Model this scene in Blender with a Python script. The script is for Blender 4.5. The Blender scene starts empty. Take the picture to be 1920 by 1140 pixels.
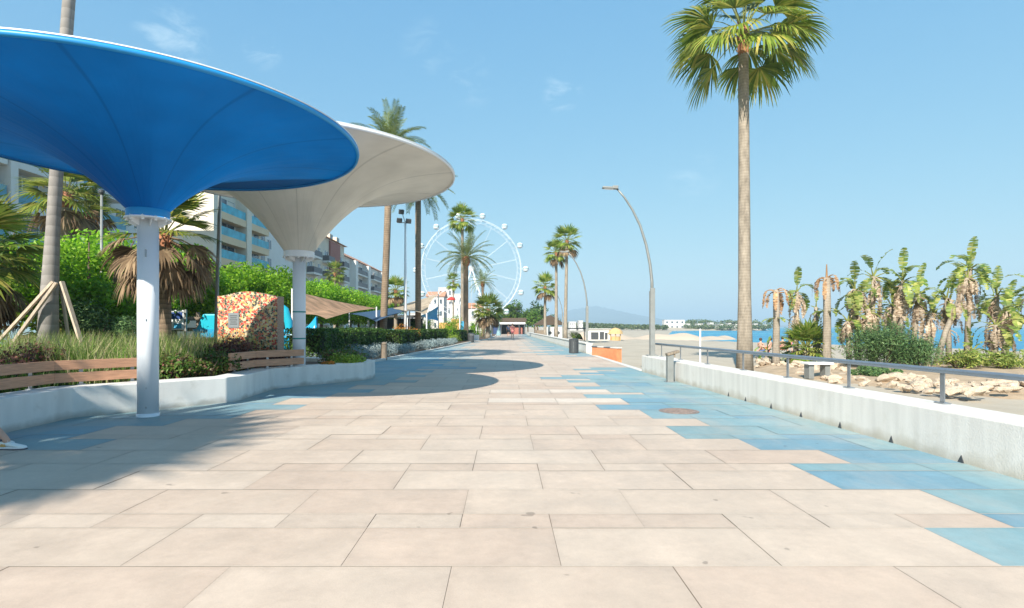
import bpy, math, random
import numpy as np
from mathutils import Vector, Matrix
PI = math.pi
sc = bpy.context.scene
COL = sc.collection

# ------------------------------------------------------------------ camera, world, sun, exposure
F, PX, PY, EYE = 1036.0, 946.0, 613.0, 1.3          # focal length in photo pixels, vanishing point, eye height
cam_d = bpy.data.cameras.new("camera")
cam = bpy.data.objects.new("camera", cam_d); COL.objects.link(cam)
cam.location = (0, 0, EYE); cam.rotation_euler = (PI/2, 0, 0)
cam_d.sensor_width = 36; cam_d.sensor_fit = 'HORIZONTAL'
cam_d.lens = 36*F/1920
cam_d.shift_x = (960-PX)/1920; cam_d.shift_y = (PY-570)/1920
cam_d.clip_start = 0.05; cam_d.clip_end = 30000
sc.camera = cam

SUN_EL = math.radians(35.7)
SUN_DIR = Vector((-0.298, -0.755, 0.584)).normalized()   # towards the sun
SUN_AZ = math.atan2(SUN_DIR.x, SUN_DIR.y)
w = bpy.data.worlds.new("World"); sc.world = w; w.use_nodes = True
nt = w.node_tree; nt.nodes.clear()
wo = nt.nodes.new('ShaderNodeOutputWorld'); bg = nt.nodes.new('ShaderNodeBackground')
sky = nt.nodes.new('ShaderNodeTexSky'); sky.sky_type = 'NISHITA'; sky.sun_disc = False
sky.sun_elevation = SUN_EL; sky.sun_rotation = SUN_AZ % (2*PI)
sky.air_density = 1.0; sky.dust_density = 0.35; sky.ozone_density = 1.2; sky.altitude = 0
bg.inputs['Strength'].default_value = 0.075
# thin wisps of cloud high in the sky
tc = nt.nodes.new('ShaderNodeTexCoord')
cn = nt.nodes.new('ShaderNodeTexNoise'); cn.inputs['Scale'].default_value = 16; cn.inputs['Detail'].default_value = 9
cn.inputs['Roughness'].default_value = .62; cn.inputs['Distortion'].default_value = .6
mp = nt.nodes.new('ShaderNodeMapping'); mp.inputs['Scale'].default_value = (1, 1, 2.2)
nt.links.new(tc.outputs['Generated'], mp.inputs['Vector']); nt.links.new(mp.outputs[0], cn.inputs['Vector'])
cr = nt.nodes.new('ShaderNodeMapRange'); cr.inputs['From Min'].default_value = .5; cr.inputs['From Max'].default_value = .78
nt.links.new(cn.outputs['Fac'], cr.inputs['Value'])
acc = None
for (px, py, rad, amt) in [(322, 78, 3.2, .5), (492, 95, 1.8, .6), (1055, 172, 2.2, .75), (880, 150, 3, .25), (800, 90, 3, .2), (1300, 330, 3, .25)]:
    d = Vector(((px-PX)/F, 1, (PY-py)/F)).normalized()
    dp = nt.nodes.new('ShaderNodeVectorMath'); dp.operation = 'DOT_PRODUCT'; dp.inputs[1].default_value = d
    nt.links.new(tc.outputs['Generated'], dp.inputs[0])
    mr = nt.nodes.new('ShaderNodeMapRange'); mr.interpolation_type = 'SMOOTHSTEP'
    mr.inputs['From Min'].default_value = math.cos(math.radians(rad)); mr.inputs['From Max'].default_value = 1
    mr.inputs['To Max'].default_value = amt
    nt.links.new(dp.outputs['Value'], mr.inputs['Value'])
    if acc is None: acc = mr.outputs[0]
    else:
        ad = nt.nodes.new('ShaderNodeMath'); ad.operation = 'ADD'; nt.links.new(acc, ad.inputs[0]); nt.links.new(mr.outputs[0], ad.inputs[1]); acc = ad.outputs[0]
mu = nt.nodes.new('ShaderNodeMath'); mu.operation = 'MULTIPLY'; mu.use_clamp = True
nt.links.new(acc, mu.inputs[0]); nt.links.new(cr.outputs[0], mu.inputs[1])
mx = nt.nodes.new('ShaderNodeMix'); mx.data_type = 'RGBA'
nt.links.new(mu.outputs[0], mx.inputs['Factor']); mx.inputs['B'].default_value = (6.0, 7.4, 8.0, 1)
hs = nt.nodes.new('ShaderNodeHueSaturation'); hs.inputs['Saturation'].default_value = 1.0; hs.inputs['Value'].default_value = 1.0
nt.links.new(sky.outputs[0], hs.inputs['Color'])
sp_ = nt.nodes.new('ShaderNodeSeparateColor'); cb_ = nt.nodes.new('ShaderNodeCombineColor'); nt.links.new(hs.outputs[0], sp_.inputs[0])
for ch, (co, pw) in enumerate(((1.10, .66), (2.36, .41), (4.1, .19))):        # clear, bright seaside sky: softer range from zenith to horizon
    pn = nt.nodes.new('ShaderNodeMath'); pn.operation = 'POWER'; pn.inputs[1].default_value = pw; nt.links.new(sp_.outputs[ch], pn.inputs[0])
    qn = nt.nodes.new('ShaderNodeMath'); qn.operation = 'MULTIPLY'; qn.inputs[1].default_value = co; nt.links.new(pn.outputs[0], qn.inputs[0]); nt.links.new(qn.outputs[0], cb_.inputs[ch])
nt.links.new(cb_.outputs[0], mx.inputs['A'])
nt.links.new(mx.outputs['Result'], bg.inputs['Color']); nt.links.new(bg.outputs[0], wo.inputs['Surface'])

sd = bpy.data.lights.new("sun", 'SUN'); sd.energy = 4.6; sd.angle = math.radians(0.5); sd.color = (1.0, .93, .82)
so = bpy.data.objects.new("sun", sd); COL.objects.link(so)
so.rotation_euler = SUN_DIR.to_track_quat('Z', 'Y').to_euler(); so.location = (-20, -40, 40)
sc.view_settings.view_transform = 'Standard'; sc.view_settings.look = 'None'
sc.view_settings.gamma = 1; sc.view_settings.use_curve_mapping = False
sc.view_settings.exposure = 1.04
sc.cycles.max_bounces = 6; sc.cycles.diffuse_bounces = 3; sc.cycles.glossy_bounces = 2
sc.cycles.transparent_max_bounces = 6; sc.cycles.transmission_bounces = 4; sc.cycles.volume_bounces = 0
sc.cycles.use_denoising = True

# ------------------------------------------------------------------ helpers
def at(px, py, Y): return Vector(((px-PX)/F*Y, Y, EYE+(PY-py)/F*Y))
def gnd(px, py, z=0.0):
    Y = F*(EYE-z)/(py-PY); return Vector(((px-PX)/F*Y, Y, z))

class MB:
    def __init__(s): s.v = []; s.f = []; s.n = 0
    def add(s, verts, faces):
        o = s.n; s.v.extend([tuple(map(float, p)) for p in verts]); s.n += len(verts)
        s.f.extend([tuple(int(i)+o for i in f) for f in faces]); return s
    def quads(s, arr):                       # arr N x 4 x 3
        N = len(arr); o = s.n
        s.v.extend(arr.reshape(-1, 3).tolist()); s.n += 4*N
        s.f.extend((np.arange(4*N).reshape(N, 4)+o).tolist()); return s
    def box(s, c, d, rz=0.0, tilt=None):
        x, y, z = [k/2 for k in d]
        P = [Vector((sx*x, sy*y, sz*z)) for sz in (-1, 1) for sx, sy in ((-1, -1), (1, -1), (1, 1), (-1, 1))]
        M = Matrix.Rotation(rz, 3, 'Z')
        if tilt is not None: M = M @ tilt
        c = Vector(c)
        return s.add([M @ p + c for p in P], [(3, 2, 1, 0), (4, 5, 6, 7), (0, 1, 5, 4), (1, 2, 6, 5), (2, 3, 7, 6), (3, 0, 4, 7)])
    def bb(s, a, b):
        return s.box([(a[i]+b[i])/2 for i in range(3)], [abs(b[i]-a[i]) for i in range(3)])
    def bar(s, a, b, wd, th):                # box beam from a to b
        a, b = Vector(a), Vector(b); d = (b-a); L = d.length; d.normalize()
        up = Vector((0, 0, 1)) if abs(d.z) < .99 else Vector((1, 0, 0))
        r = d.cross(up).normalized(); u = r.cross(d)
        P = [p + r*sx*wd/2 + u*sz*th/2 for p in (a, b) for sx, sz in ((-1, -1), (1, -1), (1, 1), (-1, 1))]
        return s.add(P, [(3, 2, 1, 0), (4, 5, 6, 7), (0, 1, 5, 4), (1, 2, 6, 5), (2, 3, 7, 6), (3, 0, 4, 7)])
    def tube(s, path, rad, n=8, cap=True):
        path = [Vector(p) for p in path]
        if not hasattr(rad, '__len__'): rad = [rad]*len(path)
        V = []; ref = None
        for i, p in enumerate(path):
            d = (path[min(i+1, len(path)-1)]-path[max(i-1, 0)])
            d = d.normalized() if d.length > 1e-9 else Vector((0, 0, 1))
            if ref is None: ref = Vector((1, 0, 0)) if abs(d.x) < .9 else Vector((0, 1, 0))
            a = d.cross(ref).normalized(); b = a.cross(d).normalized(); ref = b
            a = d.cross(b).normalized()
            for k in range(n):
                t = 2*PI*k/n; V.append(p + (a*math.cos(t)+b*math.sin(t))*rad[i])
        Fc = [(i*n+k, i*n+(k+1) % n, (i+1)*n+(k+1) % n, (i+1)*n+k) for i in range(len(path)-1) for k in range(n)]
        if cap: Fc += [tuple(range(n-1, -1, -1)), tuple(range((len(path)-1)*n, len(path)*n))]
        return s.add(V, Fc)
    def lathe(s, prof, n=24, c=(0, 0, 0), cap=True):
        V = [(c[0]+r*math.cos(2*PI*k/n), c[1]+r*math.sin(2*PI*k/n), c[2]+z) for r, z in prof for k in range(n)]
        Fc = [(i*n+k, i*n+(k+1) % n, (i+1)*n+(k+1) % n, (i+1)*n+k) for i in range(len(prof)-1) for k in range(n)]
        if cap: Fc += [tuple(range(n-1, -1, -1)), tuple(range((len(prof)-1)*n, len(prof)*n))]
        return s.add(V, Fc)
    def prism(s, poly, z0, z1):              # poly counter-clockwise
        n = len(poly)
        V = [(p[0], p[1], z0) for p in poly]+[(p[0], p[1], z1) for p in poly]
        return s.add(V, [tuple(range(n-1, -1, -1)), tuple(range(n, 2*n))]+[(k, (k+1) % n, n+(k+1) % n, n+k) for k in range(n)])
    def sphere(s, c, r, n=10, m=7, sc3=(1, 1, 1)):
        V = [(c[0], c[1], c[2]-r*sc3[2])]
        for i in range(1, m):
            ph = -PI/2+PI*i/m
            V += [(c[0]+r*sc3[0]*math.cos(ph)*math.cos(2*PI*k/n), c[1]+r*sc3[1]*math.cos(ph)*math.sin(2*PI*k/n), c[2]+r*sc3[2]*math.sin(ph)) for k in range(n)]
        V.append((c[0], c[1], c[2]+r*sc3[2])); e = len(V)-1
        Fc = [(0, 1+(k+1) % n, 1+k) for k in range(n)]
        for i in range(m-2):
            Fc += [(1+i*n+k, 1+i*n+(k+1) % n, 1+(i+1)*n+(k+1) % n, 1+(i+1)*n+k) for k in range(n)]
        Fc += [(1+(m-2)*n+k, 1+(m-2)*n+(k+1) % n, e) for k in range(n)]
        return s.add(V, Fc)
    def mesh(s, name, mat, smooth=False):
        me = bpy.data.meshes.new(name); me.from_pydata(s.v, [], s.f)
        if mat: me.materials.append(mat)
        if smooth: me.polygons.foreach_set('use_smooth', [True]*len(me.polygons))
        me.update(); return me
    def build(s, name, mat, parent=None, smooth=False, loc=None, bevel=0):
        o = bpy.data.objects.new(name, s.mesh(name, mat, smooth)); COL.objects.link(o)
        if parent is not None: o.parent = parent
        if loc is not None: o.location = loc
        if bevel:
            b = o.modifiers.new('bevel', 'BEVEL'); b.width = bevel; b.segments = 2; b.limit_method = 'ANGLE'
        return o

def tag(o, label, cat, group=None):
    o['label'] = label; o['category'] = cat
    if group: o['group'] = group
    return o
def thing(name, label, cat, loc=(0, 0, 0), rz=0.0, group=None):
    o = bpy.data.objects.new(name, None); COL.objects.link(o); o.empty_display_size = .2
    o.location = loc; o.rotation_euler = (0, 0, rz); return tag(o, label, cat, group)
def struct(name, mb, mat, smooth=False, kind='structure'):
    o = mb.build(name, mat, smooth=smooth); o['kind'] = kind; return o
def dup(o, parent=None):
    c = o.copy(); COL.objects.link(c)
    if parent is not None: c.parent = parent
    for ch in list(o.children): dup(ch, c)
    return c
def place(o, loc, rz=0.0, s=1.0, label=None):
    o.location = loc; o.rotation_euler = (0, 0, rz); o.scale = (s, s, s)
    if label: o['label'] = label
    return o

# ------------------------------------------------------------------ materials
def mat_base(name):
    m = bpy.data.materials.new(name); m.use_nodes = True
    return m, m.node_tree, m.node_tree.nodes['Principled BSDF']
def mat(name, rgb, rough=.7, var=.12, scale=6.0, metal=0.0, bump=0.0, bscale=40.0, spec=.4, streak=None, detail=5, dirt=None, foot=None):
    """plain surface with a soft uneven tone, optional vertical streaks, dirt blotches and bump"""
    m, t, p = mat_base(name); N, L = t.nodes, t.links
    p.inputs['Roughness'].default_value = rough; p.inputs['Metallic'].default_value = metal
    p.inputs['Specular IOR Level'].default_value = spec
    tc = N.new('ShaderNodeTexCoord'); mp = N.new('ShaderNodeMapping'); L.new(tc.outputs['Object'], mp.inputs[0])
    if streak: mp.inputs['Scale'].default_value = streak
    no = N.new('ShaderNodeTexNoise'); no.inputs['Scale'].default_value = scale; no.inputs['Detail'].default_value = detail
    L.new(mp.outputs[0], no.inputs['Vector'])
    cr = N.new('ShaderNodeValToRGB'); L.new(no.outputs['Fac'], cr.inputs[0])
    cr.color_ramp.elements[0].position = .3; cr.color_ramp.elements[1].position = .72
    cr.color_ramp.elements[0].color = (*[c*(1-var) for c in rgb], 1); cr.color_ramp.elements[1].color = (*[min(1, c*(1+var)) for c in rgb], 1)
    out = cr.outputs[0]
    if dirt:
        n2 = N.new('ShaderNodeTexNoise'); n2.inputs['Scale'].default_value = dirt[1]; n2.inputs['Detail'].default_value = 8; n2.inputs['Roughness'].default_value = .7
        L.new(tc.outputs['Object'], n2.inputs['Vector'])
        r2 = N.new('ShaderNodeMapRange'); r2.inputs['From Min'].default_value = dirt[2]; r2.inputs['From Max'].default_value = dirt[2]+.18; r2.inputs['To Max'].default_value = dirt[3]
        L.new(n2.outputs['Fac'], r2.inputs[0])
        mx = N.new('ShaderNodeMix'); mx.data_type = 'RGBA'; L.new(r2.outputs[0], mx.inputs['Factor']); L.new(out, mx.inputs['A']); mx.inputs['B'].default_value = (*dirt[0], 1)
        out = mx.outputs['Result']
    if foot:                                 # splashed dirt of uneven height along the wall foot
        sx = N.new('ShaderNodeSeparateXYZ'); L.new(tc.outputs['Object'], sx.inputs[0])
        n3 = N.new('ShaderNodeTexNoise'); n3.inputs['Scale'].default_value = 3.5; n3.inputs['Detail'].default_value = 7; L.new(tc.outputs['Object'], n3.inputs['Vector'])
        m3 = N.new('ShaderNodeMath'); m3.operation = 'MULTIPLY_ADD'; L.new(n3.outputs['Fac'], m3.inputs[0]); m3.inputs[1].default_value = -foot[1]*1.6; L.new(sx.outputs['Z'], m3.inputs[2])
        r3 = N.new('ShaderNodeMapRange'); r3.inputs['From Min'].default_value = -foot[1]*.75; r3.inputs['From Max'].default_value = 0; r3.inputs['To Min'].default_value = foot[2]; r3.inputs['To Max'].default_value = 0; L.new(m3.outputs[0], r3.inputs[0])
        mx3 = N.new('ShaderNodeMix'); mx3.data_type = 'RGBA'; L.new(r3.outputs[0], mx3.inputs['Factor']); L.new(out, mx3.inputs['A']); mx3.inputs['B'].default_value = (*foot[0], 1); out = mx3.outputs['Result']
    L.new(out, p.inputs['Base Color'])
    if bump:
        nb = N.new('ShaderNodeTexNoise'); nb.inputs['Scale'].default_value = bscale; nb.inputs['Detail'].default_value = 6; L.new(tc.outputs['Object'], nb.inputs['Vector'])
        b = N.new('ShaderNodeBump'); b.inputs['Strength'].default_value = bump; b.inputs['Distance'].default_value = .02
        L.new(nb.outputs['Fac'], b.inputs['Height']); L.new(b.outputs[0], p.inputs['Normal'])
    return m
def leafmat(name, cols, trans=.35, rough=.45, spread=None):
    """leaf colours picked per leaf; light passes through"""
    m, t, p = mat_base(name); N, L = t.nodes, t.links
    p.inputs['Roughness'].default_value = rough; p.inputs['Specular IOR Level'].default_value = .25
    g = N.new('ShaderNodeNewGeometry'); cr = N.new('ShaderNodeValToRGB'); L.new(g.outputs['Random Per Island'], cr.inputs[0])
    el = cr.color_ramp.elements
    while len(el) < len(cols): el.new(.5)
    for i, c in enumerate(cols): el[i].position = (spread[i] if spread else i/(len(cols)-1)); el[i].color = (*c, 1)
    tc = N.new('ShaderNodeTexCoord'); no = N.new('ShaderNodeTexNoise'); no.inputs['Scale'].default_value = 1.6; no.inputs['Detail'].default_value = 3
    L.new(tc.outputs['Object'], no.inputs['Vector'])
    mr = N.new('ShaderNodeMapRange'); mr.inputs['From Min'].default_value = .3; mr.inputs['From Max'].default_value = .7; mr.inputs['To Min'].default_value = .7; mr.inputs['To Max'].default_value = 1.3
    L.new(no.outputs['Fac'], mr.inputs[0])
    oi = N.new('ShaderNodeObjectInfo'); m5 = N.new('ShaderNodeMapRange'); m5.inputs['To Min'].default_value = .82; m5.inputs['To Max'].default_value = 1.15; L.new(oi.outputs['Random'], m5.inputs[0])   # no two plants quite alike
    m6 = N.new('ShaderNodeMath'); m6.operation = 'MULTIPLY'; L.new(mr.outputs[0], m6.inputs[0]); L.new(m5.outputs[0], m6.inputs[1])
    mu = N.new('ShaderNodeVectorMath'); mu.operation = 'SCALE'; L.new(cr.outputs[0], mu.inputs[0]); L.new(m6.outputs[0], mu.inputs['Scale'])
    L.new(mu.outputs[0], p.inputs['Base Color'])
    tr = N.new('ShaderNodeBsdfTranslucent'); L.new(mu.outputs[0], tr.inputs['Color'])
    ms = N.new('ShaderNodeMixShader'); ms.inputs[0].default_value = trans
    L.new(p.outputs[0], ms.inputs[1]); L.new(tr.outputs[0], ms.inputs[2]); L.new(ms.outputs[0], N['Material Output'].inputs['Surface'])
    return m
def trunkmat(name, rgb, rings=9.0, dark=.6, var=.25):
    m, t, p = mat_base(name); N, L = t.nodes, t.links
    p.inputs['Roughness'].default_value = .9; p.inputs['Specular IOR Level'].default_value = .15
    tc = N.new('ShaderNodeTexCoord')
    wv = N.new('ShaderNodeTexWave'); wv.bands_direction = 'Z'; wv.wave_profile = 'SAW'; wv.inputs['Scale'].default_value = rings*.31
    wv.inputs['Distortion'].default_value = 1.6; wv.inputs['Detail'].default_value = 3; wv.inputs['Detail Scale'].default_value = 2
    L.new(tc.outputs['Object'], wv.inputs['Vector'])
    no = N.new('ShaderNodeTexNoise'); no.inputs['Scale'].default_value = 2.2; no.inputs['Detail'].default_value = 8; no.inputs['Roughness'].default_value = .65
    mp = N.new('ShaderNodeMapping'); mp.inputs['Scale'].default_value = (3, 3, 1); L.new(tc.outputs['Object'], mp.inputs[0]); L.new(mp.outputs[0], no.inputs['Vector'])
    cr = N.new('ShaderNodeValToRGB'); L.new(no.outputs['Fac'], cr.inputs[0]); cr.color_ramp.elements[0].position = .32; cr.color_ramp.elements[1].position = .7
    cr.color_ramp.elements[0].color = (*[c*(1-var) for c in rgb], 1); cr.color_ramp.elements[1].color = (*[c*(1+var) for c in rgb], 1)
    mr = N.new('ShaderNodeMapRange'); mr.inputs['To Min'].default_value = dark; mr.inputs['To Max'].default_value = 1.08; L.new(wv.outputs['Fac'], mr.inputs[0])
    mu = N.new('ShaderNodeVectorMath'); mu.operation = 'SCALE'; L.new(cr.outputs[0], mu.inputs[0]); L.new(mr.outputs[0], mu.inputs['Scale'])
    L.new(mu.outputs[0], p.inputs['Base Color'])
    b = N.new('ShaderNodeBump'); b.inputs['Strength'].default_value = .5; b.inputs['Distance'].default_value = .03; L.new(wv.outputs['Fac'], b.inputs['Height']); L.new(b.outputs[0], p.inputs['Normal'])
    return m

M = {}
M['concrete'] = mat('white_concrete', (.63, .61, .57), .8, .10, 3, bump=.2, bscale=60, streak=(2.6, 2.6, .22), dirt=((.42, .38, .30), 2.2, .57, .4), foot=((.34, .30, .22), .16, .6))
M['planter_wall'] = mat('planter_render', (.70, .70, .67), .75, .09, 2.5, bump=.15, bscale=60, streak=(1.8, 1.8, .35), dirt=((.36, .35, .30), 2.6, .56, .45), foot=((.26, .25, .21), .12, .65))
M['kerb'] = mat('kerb_stone', (.60, .57, .52), .8, .08, 4)
M['steel'] = mat('brushed_steel', (.36, .38, .40), .35, .06, 8, metal=.8)
M['rail_steel'] = mat('rail_steel', (.25, .29, .33), .38, .06, 8, metal=.6)
M['lamp_metal'] = mat('lamp_metal', (.27, .28, .27), .5, .1, 5, metal=.4)
M['white_paint'] = mat('white_paint', (.78, .79, .80), .35, .03, 2, spec=.5)
M['pole_paint'] = mat('pole_paint', (.74, .77, .81), .38, .04, 2.5, spec=.5, dirt=((.30, .22, .15), 9, .70, .6))
M['blue_paint'] = mat('blue_paint', (.02, .27, .62), .4, .05, 3)
M['wood'] = mat('bench_wood', (.52, .28, .17), .55, .22, 5, streak=(1, 1, 14), bump=.1)
M['stake'] = mat('stake_wood', (.52, .42, .32), .8, .2, 5, streak=(6, 6, 1))
M['bollard_wood'] = mat('bollard_wood', (.22, .175, .13), .8, .3, 6, streak=(6, 6, .8))
M['dark'] = mat('dark_metal', (.06, .065, .07), .5, .1)
M['iron'] = mat('cast_iron', (.26, .20, .17), .6, .35, 30, bump=.5, bscale=50)
M['soil'] = mat('soil', (.13, .09, .06), .95, .3, 5, bump=.6, bscale=20)
M['mulch'] = mat('bed_earth', (.40, .30, .20), .95, .25, 2.5, bump=.6, bscale=14, dirt=((.24, .17, .11), 1.2, .55, .6))
M['rock'] = mat('limestone', (.50, .41, .31), .9, .30, 2.4, bump=.8, bscale=9, dirt=((.40, .23, .12), 1.6, .52, .7))
M['brick'] = mat('orange_brick', (.62, .24, .11), .85, .12, 6, bump=.3, bscale=25)
M['terracotta'] = mat('terracotta', (.50, .25, .15), .85, .2, 4)
M['bwhite'] = mat('building_white', (.72, .70, .66), .8, .05, .5)
M['house_white'] = mat('house_white', (.56, .55, .53), .8, .05, .5)
M['bgrey'] = mat('building_grey', (.64, .64, .63), .8, .06, .5)
M['bcream'] = mat('building_cream', (.72, .55, .36), .8, .05, .5)
M['bcream_wall'] = mat('building_pale', (.72, .65, .54), .8, .05, .5)
M['bred'] = mat('building_red', (.34, .13, .10), .8, .08, .5)
M['bbeige'] = mat('building_beige', (.66, .57, .45), .8, .05, .5)
M['window'] = mat('window_glass', (.06, .09, .12), .12, .2, .7, spec=.8)
M['blue_glass'] = mat('blue_balcony_glass', (.035, .36, .47), .3, .3, 1.2, spec=.3)
M['pale_glass'] = mat('pale_balcony_glass', (.10, .30, .42), .3, .2, 1.2, spec=.3)
M['balcony_rail'] = mat('dark_railing', (.10, .10, .11), .5, .1)
M['teal'] = mat('teal_plastic', (.02, .40, .52), .25, .05, 3, spec=.6)
M['turq'] = mat('turquoise_plastic', (.02, .30, .52), .22, .05, 3, spec=.6)
M['sail_tan'] = leafmat('tan_sail', [(.72, .46, .29), (.74, .47, .30)], .6, .8)
M['sail_cream'] = leafmat('cream_sail', [(.66, .54, .40), (.67, .55, .41)], .4, .8)
M['sail_navy'] = mat('navy_sail', (.03, .07, .13), .8, .1, 2)
M['awning'] = mat('blue_awning', (.06, .30, .55), .7, .1, 2)
M['thatch'] = mat('dark_thatch', (.10, .075, .055), .95, .35, 8, streak=(6, 6, 1), bump=.6)
M['straw'] = mat('straw_thatch', (.55, .38, .18), .95, .25, 8, streak=(6, 6, 1), bump=.6)
M['orange_panel'] = mat('orange_panel', (.60, .33, .12), .7, .1, 3)
M['blue_panel'] = mat('blue_panel', (.06, .36, .60), .5, .1, 3)
M['red'] = mat('red_cloth', (.60, .05, .04), .7, .1, 3)
M['skin'] = mat('skin', (.56, .32, .23), .5, .06, 8)
M['cloth_pink'] = mat('pink_cloth', (.65, .20, .20), .8, .08, 6)
M['cloth_blue'] = mat('blue_cloth', (.14, .22, .42), .8, .08, 6)
M['cloth_grey'] = mat('grey_cloth', (.30, .31, .33), .8, .08, 6)
M['hair'] = mat('brown_hair', (.06, .035, .02), .6, .2, 20)
M['shoe'] = mat('white_shoe', (.78, .76, .72), .6, .05, 10)
M['shoe_patch'] = mat('orange_patch', (.62, .34, .10), .6, .1, 10)
M['sole'] = mat('dark_sole', (.10, .08, .10), .7, .1, 10)
M['trunk_fan'] = trunkmat('fan_palm_bark', (.32, .275, .22), 10, .85, .32)
M['trunk_grey'] = trunkmat('grey_palm_bark', (.30, .28, .26), 5, .80, .15)
M['trunk_date'] = trunkmat('date_palm_bark', (.29, .215, .15), 8, .62)
M['boots'] = mat('leaf_bases', (.34, .15, .08), .9, .4, 7, streak=(3, 3, 1), bump=.6)
M['bark'] = mat('bark', (.14, .10, .075), .95, .3, 6, streak=(4, 4, 1), bump=.5)
M['leaf_fan'] = leafmat('fan_palm_leaf', [(.07, .13, .02), (.16, .24, .035), (.30, .34, .06), (.46, .40, .10)], .42, spread=[0, .35, .75, 1])
M['leaf_fan_far'] = leafmat('fan_palm_leaf_far', [(.11, .20, .03), (.22, .32, .05), (.42, .42, .11)], .42)
M['leaf_date'] = leafmat('date_palm_leaf', [(.10, .15, .045), (.19, .25, .07), (.33, .35, .12)], .35)
M['leaf_dead'] = leafmat('dead_palm_leaf', [(.10, .065, .04), (.22, .15, .09), (.36, .26, .16)], .3, .8)
M['leaf_dead_orange'] = leafmat('dead_banana_leaf', [(.30, .15, .07), (.48, .28, .14), (.58, .40, .24)], .25, .8)
M['leaf_banana'] = leafmat('banana_leaf', [(.10, .18, .035), (.26, .34, .07), (.50, .49, .15)], .42)
M['leaf_banana_dead'] = leafmat('withered_banana_leaf', [(.26, .18, .12), (.50, .39, .28), (.66, .55, .43)], .35, .8)
M['leaf_ficus'] = leafmat('bright_tree_leaf', [(.10, .26, .012), (.21, .43, .02), (.36, .56, .045)], .5)
M['leaf_dark'] = leafmat('dark_tree_leaf', [(.05, .12, .02), (.10, .20, .03), (.20, .30, .05)], .4)
M['leaf_hedge'] = leafmat('hedge_leaf', [(.025, .06, .012), (.05, .11, .02), (.11, .19, .035)], .3)
M['leaf_silver'] = leafmat('silver_leaf', [(.16, .22, .22), (.28, .35, .35), (.42, .48, .46)], .2, .7)
M['leaf_shrub'] = leafmat('shrub_leaf', [(.05, .12, .02), (.12, .22, .035), (.22, .18, .07), (.30, .11, .10)], .35, spread=[0, .55, .8, 1])
M['leaf_purple'] = leafmat('purple_leaf', [(.07, .035, .025), (.17, .07, .055), (.26, .13, .09)], .3)
M['leaf_lime'] = leafmat('lime_leaf', [(.14, .24, .03), (.26, .38, .05), (.38, .48, .08)], .35)
M['leaf_orange'] = leafmat('orange_flower', [(.55, .16, .03), (.65, .28, .05), (.20, .22, .04)], .3)
M['leaf_juniper'] = leafmat('juniper_leaf', [(.06, .14, .05), (.12, .22, .08), (.22, .33, .12)], .3)
M['grass'] = leafmat('grass_blade', [(.12, .22, .04), (.20, .32, .06), (.36, .40, .16), (.52, .40, .28)], .45, .6)
M['pine'] = leafmat('pine_leaf', [(.03, .08, .03), (.06, .13, .05), (.12, .19, .07)], .25)
M['leaf_farwood'] = leafmat('far_wood_leaf', [(.05, .09, .03), (.10, .16, .06), (.22, .24, .12)], .2)

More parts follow.
